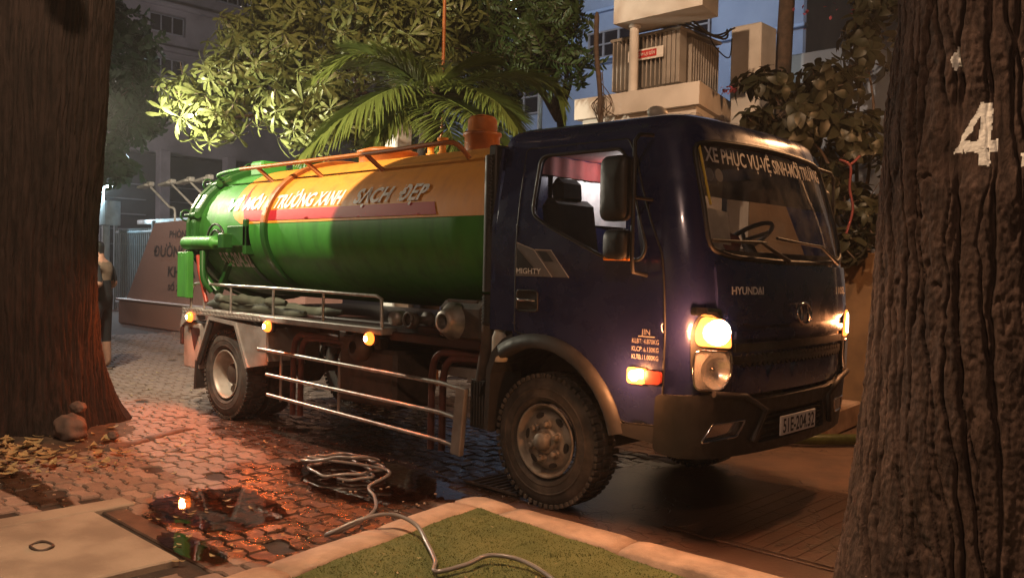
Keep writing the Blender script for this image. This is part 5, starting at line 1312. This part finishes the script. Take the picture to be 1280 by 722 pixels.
# --- person behind the left trunk
def person():
    root = empty('person', (-8.50, .535, 0), 'person in black shorts and shirt with tan back, standing behind left trunk', 'person')
    fd = Vector((-.80, -.60, 0)).normalized(); lf = Vector((-fd.y, fd.x, 0))      # facing image left
    o = Vector((-8.50, .535, 0))
    def p(f_, l_, z): return o+fd*f_+lf*l_+Vector((0, 0, z))
    J = [(p(0, 0, .95), .150), (p(.0, 0, 1.10), .140), (p(.01, 0, 1.28), .155), (p(.0, 0, 1.43), .125), (p(.01, 0, 1.52), .062), (p(.04, 0, 1.60), .085), (p(.045, 0, 1.69), .10), (p(.03, 0, 1.77), .075),
         (p(0, .10, .90), .115), (p(.03, .12, .50), .068), (p(.02, .12, .28), .060), (p(-.02, .12, .09), .040), (p(.10, .13, .035), .036), (p(.18, .13, .025), .028),
         (p(0, -.10, .90), .115), (p(-.02, -.12, .50), .068), (p(-.03, -.12, .28), .060), (p(-.06, -.12, .09), .040), (p(.06, -.13, .035), .036), (p(.14, -.13, .025), .028),
         (p(-.03, .19, 1.40), .075), (p(-.17, .27, 1.17), .054), (p(.02, .24, 1.16), .046), (p(.16, .14, 1.22), .032), (p(.21, .11, 1.24), .034),
         (p(-.01, -.19, 1.40), .072), (p(-.05, -.27, 1.17), .050), (p(.10, -.22, 1.10), .044), (p(.26, -.10, 1.18), .030), (p(.31, -.07, 1.20), .033)]
    E_ = [(0, 1), (1, 2), (2, 3), (3, 4), (4, 5), (5, 6), (6, 7), (0, 8), (8, 9), (9, 10), (10, 11), (11, 12), (12, 13), (0, 14), (14, 15), (15, 16), (16, 17), (17, 18), (18, 19), (3, 20), (20, 21), (21, 22), (22, 23), (23, 24), (3, 25), (25, 26), (26, 27), (27, 28), (28, 29)]
    for hand, sg_ in ((24, 1), (29, -1)):
        hb = J[hand][0]
        for k in range(4):
            i = len(J); L_ = (.065, .078, .074, .058)[k]; off = (k-1.5)*.018
            J.append((hb+fd*.035+Vector((0, 0, -off)), .0095)); J.append((hb+fd*(.035+L_*.55)-lf*sg_*.012+Vector((0, 0, -off)), .0085)); J.append((hb+fd*(.035+L_*.8)-lf*sg_*.04+Vector((0, 0, -off)), .0075))
            E_ += [(hand, i), (i, i+1), (i+1, i+2)]
        i = len(J); J.append((hb+Vector((0, 0, .035))-lf*sg_*.01, .011)); J.append((hb+fd*.035+Vector((0, 0, .06))-lf*sg_*.02, .009)); E_ += [(hand, i), (i, i+1)]
    me = bpy.data.meshes.new('body'); me.from_pydata([tuple(j[0]-o) for j in J], E_, [])
    ob = bpy.data.objects.new('body', me); C.objects.link(ob)
    md = ob.modifiers.new('skin', 'SKIN'); md.use_smooth_shade = True
    for v, j in zip(me.skin_vertices[0].data, J): v.radius = (j[1], j[1])
    me.skin_vertices[0].data[0].use_root = True
    ob.modifiers.new('sub', 'SUBSURF').levels = 2
    dg = bpy.context.evaluated_depsgraph_get(); nm = bpy.data.meshes.new_from_object(ob.evaluated_get(dg)); bpy.data.objects.remove(ob)
    nm.name = 'body'
    for k in ('skin', 'shirt', 'tan', 'hair'): nm.materials.append(M[k])
    for pl in nm.polygons:
        c = pl.center; f_ = c.dot(fd); l_ = c.dot(lf); z = c.z; mi = 0
        arm = abs(l_) > .15 and z > 1.0 and z < 1.5 or (f_ > .14 and 1.0 < z < 1.35)
        if .38 < z < 1.48 and not (arm and z < 1.22): mi = 1
        if f_ > .14 and 1.0 < z < 1.35: mi = 0
        if mi == 1 and z > 1.25 and f_ < .05 and abs(l_) < .17: mi = 2
        if z > 1.70 or (z > 1.60 and f_ < .0): mi = 3
        if z < .055: mi = 1
        pl.material_index = mi; pl.use_smooth = True
    b_ = bpy.data.objects.new('body', nm); C.objects.link(b_); b_.parent = root
    mb = MB()
    for s_, (fx, ly) in (('l', (.08, .13)), ('r', (.04, -.13))): q = p(fx, ly, .012)-o; mb.box(q, (.27, .10, .022), Matrix.Rotation(math.atan2(fd.y, fd.x), 3, 'Z'), b=.008)
    x = mb.build('sandals', 'tan'); x.parent = root
person()

# ================================================================== FOLIAGE
def strip_leaf(mb, o, d, n_, L, Wd, droop, prof, fold=.25, mi=0):
    """one leaf blade from o along d, drooping; two quads wide"""
    d = d.normalized(); s_ = d.cross(n_); s_ = s_.normalized() if s_.length > 1e-4 else d.orthogonal().normalized(); up = s_.cross(d)
    vs = []; k = len(prof)
    p = Vector(o); dirv = d.copy()
    for i, (t, w) in enumerate(prof):
        vs += [p-s_*w*Wd+up*w*Wd*fold, p.copy(), p+s_*w*Wd+up*w*Wd*fold]
        if i < k-1:
            st = (prof[i+1][0]-t)*L; dirv = (dirv+Vector((0, 0, -droop*(prof[i+1][0]-t)))).normalized(); p = p+dirv*st
    mb.add(vs, [(i*3+j, i*3+j+1, (i+1)*3+j+1, (i+1)*3+j) for i in range(k-1) for j in (0, 1)], True, mi)
OBOV = [(0, .05), (.15, .16), (.45, .62), (.75, 1), (.92, .75), (1, .08)]
OVAL = [(0, .06), (.12, .45), (.4, 1), (.7, .8), (.9, .35), (1, .05)]
def cluster_mesh(name, sd, nl, L, Wd, mat, prof, spread=(.2, 1.1), droop=.8, stem=.12):
    r = random.Random(sd); mb = MB()
    mb.tube([(0, 0, 0), (0, 0, -stem)], .008, 4, mi=1)
    for i in range(nl):
        a = 2*math.pi*(i+r.uniform(-.3, .3))/nl; e = r.uniform(*spread); d = Vector((math.cos(a)*math.cos(e), math.sin(a)*math.cos(e), math.sin(e)))
        strip_leaf(mb, Vector((0, 0, r.uniform(-.03, .02))), d, Vector((0, 0, 1)), L*r.uniform(.65, 1.1), Wd*r.uniform(.8, 1.15), droop*r.uniform(.6, 1.4), prof)
    me = bpy.data.meshes.new(name); me.from_pydata(mb.v, [], mb.f); me.materials.append(M[mat]); me.materials.append(M['twig'])
    me.polygons.foreach_set('use_smooth', mb.s); me.polygons.foreach_set('material_index', mb.mi); me.update(); return me
def spray_mesh(name, sd, n_, L, leafL, Wd, mat):
    r = random.Random(sd); mb = MB(); pts = [Vector((0, 0, 0))]; d = Vector((1, 0, .1))
    for i in range(n_): d = (d+Vector((0, r.gauss(0, .06), -.13))).normalized(); pts.append(pts[-1]+d*L/n_)
    mb.tube(pts, .004, 3, mi=1)
    for i in range(1, n_+1):
        for sg_ in (-1, 1):
            strip_leaf(mb, pts[i], Vector((.6, sg_*r.uniform(.6, 1.1), r.uniform(-.5, .25))), Vector((0, 0, 1)), leafL*r.uniform(.7, 1.2), Wd*r.uniform(.8, 1.2), .6, OVAL)
    me = bpy.data.meshes.new(name); me.from_pydata(mb.v, [], mb.f); me.materials.append(M[mat]); me.materials.append(M['twig'])
    me.polygons.foreach_set('use_smooth', mb.s); me.polygons.foreach_set('material_index', mb.mi); me.update(); return me
def grow(root, crown, lobes, meshes, n_, sd, name, size=(.8, 1.2), upbias=.4, shell=.55, cap=290, stuffmat=None):
    """leaf clusters spread through the lobes; the ones nearest the camera are objects, the rest one joined part"""
    r = random.Random(sd); W_ = [l[1][0]*l[1][1]+l[1][1]*l[1][2] for l in lobes]; out = []
    for i in range(n_):
        c, rad = r.choices(lobes, W_)[0]
        d = Vector((r.gauss(0, 1), r.gauss(0, 1), r.gauss(0, 1))).normalized(); k = shell+(1-shell)*r.random() if r.random() < .75 else r.random()
        p = Vector(c)+Vector((d.x*rad[0], d.y*rad[1], d.z*rad[2]))*k
        ax = (d+Vector((0, 0, upbias))+Vector((r.gauss(0, .35), r.gauss(0, .35), r.gauss(0, .25)))).normalized()
        q = ax.to_track_quat('Z', 'Y').to_matrix().to_4x4() @ Matrix.Rotation(r.uniform(0, 6.28), 4, 'Z')
        out.append(((p-CAM).length, Matrix.Translation(p) @ q @ Matrix.Scale(r.uniform(*size), 4), r.choice(meshes)))
    out.sort(key=lambda x: x[0]); rest = MB()
    for i, (dd, T, me) in enumerate(out):
        if i < cap:
            o = bpy.data.objects.new(name, me); C.objects.link(o); o.parent = crown; o.matrix_basis = T
        else:
            rest.add([T @ v.co for v in me.vertices], [tuple(p.vertices) for p in me.polygons], True)
    if rest.v: rest.build(name+'_mass', meshes[0].materials[0], crown, recalc=False, kind='stuff')
def branches(root, base, top, lobes, sd, r0=.12):
    r = random.Random(sd); mb = MB(); mb.tube(spline([base, (Vector(base)+Vector(top))/2+Vector((.12, .1, 0)), top], 6), [r0*(1-.55*i/12) for i in range(13)], 10)
    t = mb.build('trunk', 'twig', root); mb = MB(); T = Vector(top)
    for c, rad in lobes:
        mb.tube(spline([T+Vector((0, 0, -.3)), (T+Vector(c))/2+Vector((r.gauss(0, .15), r.gauss(0, .15), .1)), c], 5), [r0*.4*(1-.75*i/10) for i in range(11)], 6)
        for k in range(5):
            d = Vector((r.gauss(0, 1)*rad[0], r.gauss(0, 1)*rad[1], r.gauss(0, 1)*rad[2]))*.5; mb.tube(spline([c, Vector(c)+d*.5+Vector((0, 0, .05)), Vector(c)+d], 3), [r0*.1*(1-.7*i/6) for i in range(7)], 4)
    return mb.build('crown', 'twig', root)
def lobe(px, py, d, rx, rz=None, ry=None):
    k = d/1066.0; rz = rx if rz is None else rz; return (at(px, py, d), (rx*k, (ry or min(rx, 75))*k, rz*k))

wh = [cluster_mesh('leaf_whorl', s_, 9, .27, .026, 'leafA', OBOV, (-.6, .8), .95) for s_ in range(5)]
L1 = [lobe(232, 122, 11.4, 48, 34), lobe(268, 150, 11.2, 42, 40), lobe(300, 95, 11.6, 66, 55), lobe(350, 70, 11.8, 70, 70), lobe(365, 20, 12, 70, 50), lobe(410, 120, 11.6, 62, 62), lobe(455, 40, 12, 80, 70), lobe(390, 165, 11.3, 45, 34), lobe(520, 60, 12.2, 80, 75), lobe(470, 165, 11.8, 60, 40), lobe(560, 20, 12.4, 70, 50), lobe(345, 140, 11.2, 38, 32), lobe(300, 40, 12.2, 34, 26)]
t1 = empty('broadleaf_tree', (-6.6, 4.2, 0), 'broad leaved tree behind the tank with yellow lit whorled leaves', 'tree')
cr = branches(t1, (-6.6, 4.2, 0), (-6.5, 4.1, 3.6), L1, 11, .16)
grow(t1, cr, L1, wh, 1150, 12, 'leaf_whorl', (.6, 1.2), .05, .45, 295)

sp = [spray_mesh('leaf_spray', s_, 9, .5, .13, .021, 'leafB') for s_ in range(4)]
L2 = [lobe(640, 20, 12.4, 55, 45), lobe(690, 30, 12.2, 40, 50), lobe(660, 75, 12.2, 52, 36), lobe(600, 60, 12.8, 40, 40), lobe(705, 80, 12.0, 26, 26), lobe(590, 20, 12.9, 45, 30), lobe(690, -10, 12.4, 50, 30), lobe(620, 105, 12.6, 40, 18)]
t2 = empty('feathery_tree', (-4.9, 6.4, 0), 'fine leaved drooping dark tree against the blue building', 'tree')
cr = branches(t2, (-5.3, 6.6, 0), (-5.4, 6.4, 4.2), L2, 21, .12)
grow(t2, cr, L2, sp, 620, 22, 'leaf_spray', (.7, 1.15), -.2, .5, 290)

sp3 = [spray_mesh('leaf_spray', 40+s_, 7, .7, .2, .05, 'leafC') for s_ in range(3)]
L3 = [lobe(150, 60, 21, 46, 50), lobe(165, 110, 20, 40, 40), lobe(140, 160, 20, 42, 30), lobe(170, 145, 20.5, 36, 24), lobe(130, 200, 20, 24, 22), lobe(135, 20, 21, 36, 30)]
t3 = empty('dark_tree', (-18.5, 3.5, 0), 'dark green tree behind the left trunk above the lit lamp', 'tree')
cr = branches(t3, (-19.2, 2.9, 0), (-19, 2.9, 3.8), L3, 31, .14)
grow(t3, cr, L3, sp3, 330, 32, 'leaf_spray', (.8, 1.2), 0, .4, 200)

bl = [cluster_mesh('leaf_whorl', 60+s_, 6, .22, .06, 'leafD', OVAL, (-.4, .7), 1.0) for s_ in range(5)]
L4 = [lobe(960, 110, 9.6, 40, 30), lobe(1030, 110, 9.8, 55, 40), lobe(1080, 60, 9.8, 45, 50), lobe(1000, 160, 9.5, 70, 36), lobe(1070, 180, 9.4, 50, 60), lobe(1080, 260, 9.0, 45, 60), lobe(1060, 310, 8.8, 34, 26), lobe(1040, 230, 9.0, 36, 34), lobe(945, 155, 9.5, 40, 22), lobe(1100, 10, 10, 40, 30)]
t4 = empty('big_leaf_shrub', (-.2, 6.2, 0), 'large leaved brownish shrub at the right behind the cab roof', 'shrub')
cr = branches(t4, (-.1, 5.9, 0), (-.3, 5.8, 2.2), L4, 41, .07)
grow(t4, cr, L4, bl, 340, 42, 'leaf_whorl', (.5, 1.2), .2, .2, 290)
fl = MB()
for (px, py, d, n_, s_) in ((913, 112, 9.4, 26, .05), (1005, 12, 9.2, 9, .14), (1040, 5, 9.4, 9, .16)):
    c = at(px, py, d)
    for k in range(n_):
        p = c+Vector((rnd.gauss(0, s_), rnd.gauss(0, s_), rnd.gauss(0, s_*.6))); strip_leaf(fl, p, Vector((rnd.gauss(0, 1), rnd.gauss(0, 1), rnd.gauss(0, 1))), Vector((0, 0, 1)), .045, .018, .3, OVAL)
fl.build('blossom', 'flower', t4, recalc=False, kind='stuff')

# --- palm: trunk, arching fronds of separate leaflets
pb = at(538, 122, 9.7)
palm = empty('palm_tree', (pb.x, pb.y, 0), 'feather palm with arching fronds over the tank', 'palm')
mb = MB(); mb.tube([(pb.x+.06*math.sin(z*2), pb.y, z*(pb.z+.1)/3.6) for z in [i*.15 for i in range(25)]], [.11+.012*(i % 2) for i in range(25)], 12); mb.build('trunk', 'twig', palm)
mb = MB(); mb.tube([(pb.x, pb.y, pb.z-.35), (pb.x, pb.y, pb.z-.1), (pb.x, pb.y, pb.z+.15)], [.10, .085, .03], 12); mb.build('crownshaft', 'leafP', palm)
def frond(pts, LL, dr, sd):
    r = random.Random(sd); P = spline([at(*p) for p in pts], 14); mb = MB(); k = len(P)
    mb.tube(P, [.020*(1-.85*i/(k-1))+.002 for i in range(k)], 6)
    for i in range(3, k):
        t = i/(k-1); tg = (P[i]-P[i-1]).normalized(); side = tg.cross(Vector((0, 0, 1))); side = side.normalized() if side.length > .1 else Vector((1, 0, 0)); l = LL*1.4*(math.sin(math.pi*min(1, .12+t*.85))**.6)
        for h in (0, .33, .66):
            o = P[i-1].lerp(P[i], h)
            for sg_ in (-1, 1):
                d = tg*(.55+.5*t)+side*sg_*r.uniform(.8, 1.0)+Vector((0, 0, r.uniform(.05, .4)))
                strip_leaf(mb, o, d, Vector((0, 0, 1)), l*r.uniform(.85, 1.1), .0145, dr*r.uniform(.7, 1.4), [(0, .5), (.25, 1), (.6, .85), (.85, .45), (1, .05)], .5)
    mb.build('frond', 'leafP', palm, recalc=False)
FR = [([(535, 120, 9.7), (500, 86, 9.5), (450, 72, 9.2), (398, 96, 9.0)], .52, .5), ([(533, 122, 9.7), (495, 112, 9.3), (440, 140, 8.9), (380, 192, 8.7)], .52, .7), ([(537, 120, 9.7), (510, 84, 10), (478, 66, 10.3), (440, 62, 10.5)], .45, .5),
      ([(545, 120, 9.7), (590, 102, 9.8), (650, 96, 9.9), (690, 108, 9.9), (704, 142, 9.9)], .40, .6), ([(543, 122, 9.7), (565, 128, 9.3), (600, 150, 8.9), (630, 186, 8.7)], .42, .5), ([(540, 118, 9.7), (556, 96, 9.8), (580, 84, 9.9), (612, 82, 10)], .42, .4),
      ([(536, 124, 9.7), (515, 130, 9.4), (490, 152, 9.2), (455, 190, 9.1)], .40, .6), ([(540, 122, 9.7), (548, 135, 9.2), (560, 160, 8.9), (572, 190, 8.8)], .40, .4), ([(543, 120, 9.7), (580, 112, 9.4), (620, 128, 9.1), (645, 160, 9.0)], .42, .5), ([(538, 118, 9.7), (535, 95, 10), (525, 78, 10.3), (505, 66, 10.6)], .40, .4), ([(541, 122, 9.7), (575, 118, 10.4), (615, 126, 11), (650, 150, 11.4)], .42, .5)]
for i, (pts, L_, dr) in enumerate(FR): frond(pts, L_, dr, i)

# ================================================================== LAMPS OF THE PLACE AND ADDED FILLS
for nm, (loc, w, col, rad), pole, lab in (('sodium_light', SOD, (3.4, -6.8), 'tall sodium street lamp standing behind the camera'),):
    lamp_post(*pole, loc, lab, col); lamp(nm, (loc[0], loc[1], loc[2]-.12), w, col, rad)
# floodlight clamped on a pole between the trees, above the picture
fk = empty('floodlight', (-2.2, -2.7, 0), 'round hooded floodlight on a bough above the picture, aimed at foliage', 'lamp')
K0, KA = Vector(KEY[0]), Vector(KEY_AIM); kd = (KA-K0).normalized()
mb = MB(); mb.lathe([(.03, -.16), (.08, -.12), (.11, -.02), (.11, .0), (.10, .0), (.07, -.10), (0, -.13)], K0-kd*.02, kd, 20); mb.build('lamp_hood', 'lampgrey', fk)
mb = MB(); mb.tube(spline([K0-kd*.17, K0-kd*.3+Vector((.05, -.1, .25)), K0+Vector((-.6, -.5, 1.6)), (-3.9, -2.5, 7.2)], 6), .025, 6); mb.build('bracket', 'lampgrey', fk)
lamp('flood_light', K0+kd*.02, KEY[1], KEY[2], KEY[3], 'SPOT', KEY_CONE, KA).data.spot_blend = .06
lamp('cool_light', COOL[0], COOL[1], COOL[2], COOL[3], 'SPOT', 150, (-10.5, 15, 6.5))
ct = MB(); c_ = Vector(COOL[0]); ct.box(c_+Vector((0, -.16, .05)), (.5, .12, .3), b=.03); ct.tube([c_+Vector((0, -.2, 0)), c_+Vector((0, -.2, -c_.z))], .05, 8); tag(ct.build('lamp_mast', 'lampgrey'), 'white lamp mast half hidden in the fine leaved tree', 'lamp')
for (px, py, d) in ((667, 12, 13.4), (650, 24, 13.4), (646, 36, 13.4)):
    pass
lamp('gate_light', GATE[0], GATE[1], GATE[2], GATE[3])
gl_ = MB(); g0 = Vector(GATE[0]); gl_.lathe([(0, .14), (.05, .12), (.12, .04), (.12, .03), (0, .08)], g0, (0, 0, 1), 16); gl_.tube([g0+Vector((0, 0, .12)), g0+Vector((.1, .3, .35)), g0+Vector((.25, .9, .3)), g0+Vector((.25, .9, -g0.z))], .03, 6); tag(gl_.build('gate_lamp', 'lampgrey'), 'hooded gate lamp on a post behind the right trunk', 'lamp')
pt = empty('lamp_post', (SIDE[0][0]-.1, SIDE[0][1]-.25, 0), 'short lamp post hidden behind the left trunk', 'lamp')
mb = MB(); mb.tube([(SIDE[0][0]-.1, SIDE[0][1]-.25, 0), (SIDE[0][0]-.1, SIDE[0][1]-.25, 3.1), (SIDE[0][0], SIDE[0][1], 3.15)], .04, 8); mb.build('pole', 'lampgrey', pt)
mb = MB(); mb.lathe([(0, .16), (.08, .14), (.16, .06), (.16, .04), (0, .10)], SIDE[0], (0, 0, 1), 16); mb.build('lamp_head', 'lampgrey', pt)
lamp('side_light', *SIDE, 'SPOT', 124, (-7.6, 3.5, 4.2)).data.spot_blend = .3; lamp('side_glow', SIDE[0], 560, SIDE[2], SIDE[3]); lamp_post(8.2, -9.6, FRONT_FILL[0], 'added fill lamp post further behind the camera', None); lamp('sodium_light', (FRONT_FILL[0][0], FRONT_FILL[0][1], FRONT_FILL[0][2]-.12), *FRONT_FILL[1:])
lamp('far_fill_light', *FAR_FILL)
pt = empty('lamp_post', (FAR_FILL[0][0], FAR_FILL[0][1]-.4, 0), 'added far lamp post brightening the grey building', 'lamp')
mb = MB(); mb.tube([(FAR_FILL[0][0], FAR_FILL[0][1]-.4, 0), (FAR_FILL[0][0], FAR_FILL[0][1]-.4, 6.9), (FAR_FILL[0][0], FAR_FILL[0][1], 6.95)], .06, 8); mb.build('pole', 'lampgrey', pt)
lamp('post_light', (-22.2, 5.7, 3.5), POSTW, (.65, .9, 1.0), .06)
# lamp seen through the leaves near the top
sl = MB(); q = at(652, 8, 14.2); sl.box(q, (.55, .12, .42), b=.03); tag(sl.build('lit_window_lamp', 'coolon'), 'bright white lamp glinting through the fine leaved tree top', 'lamp')

# ================================================================== thin haze volume added round everything so the lamps glow
hz = MB(); hz.box((-12, 6, 9.4), (72, 76, 21), b=.01)
hm = bpy.data.materials.new('glow_volume'); hm.use_nodes = True; t_ = hm.node_tree; t_.nodes.remove(t_.nodes['Principled BSDF'])
v_ = t_.nodes.new('ShaderNodeVolumePrincipled'); v_.inputs['Density'].default_value = .0021; v_.inputs['Anisotropy'].default_value = .45; v_.inputs['Color'].default_value = (.9, .88, .86, 1)
t_.links.new(v_.outputs[0], t_.nodes['Material Output'].inputs['Volume'])
hz.build('glow_haze', hm, kind='stuff')
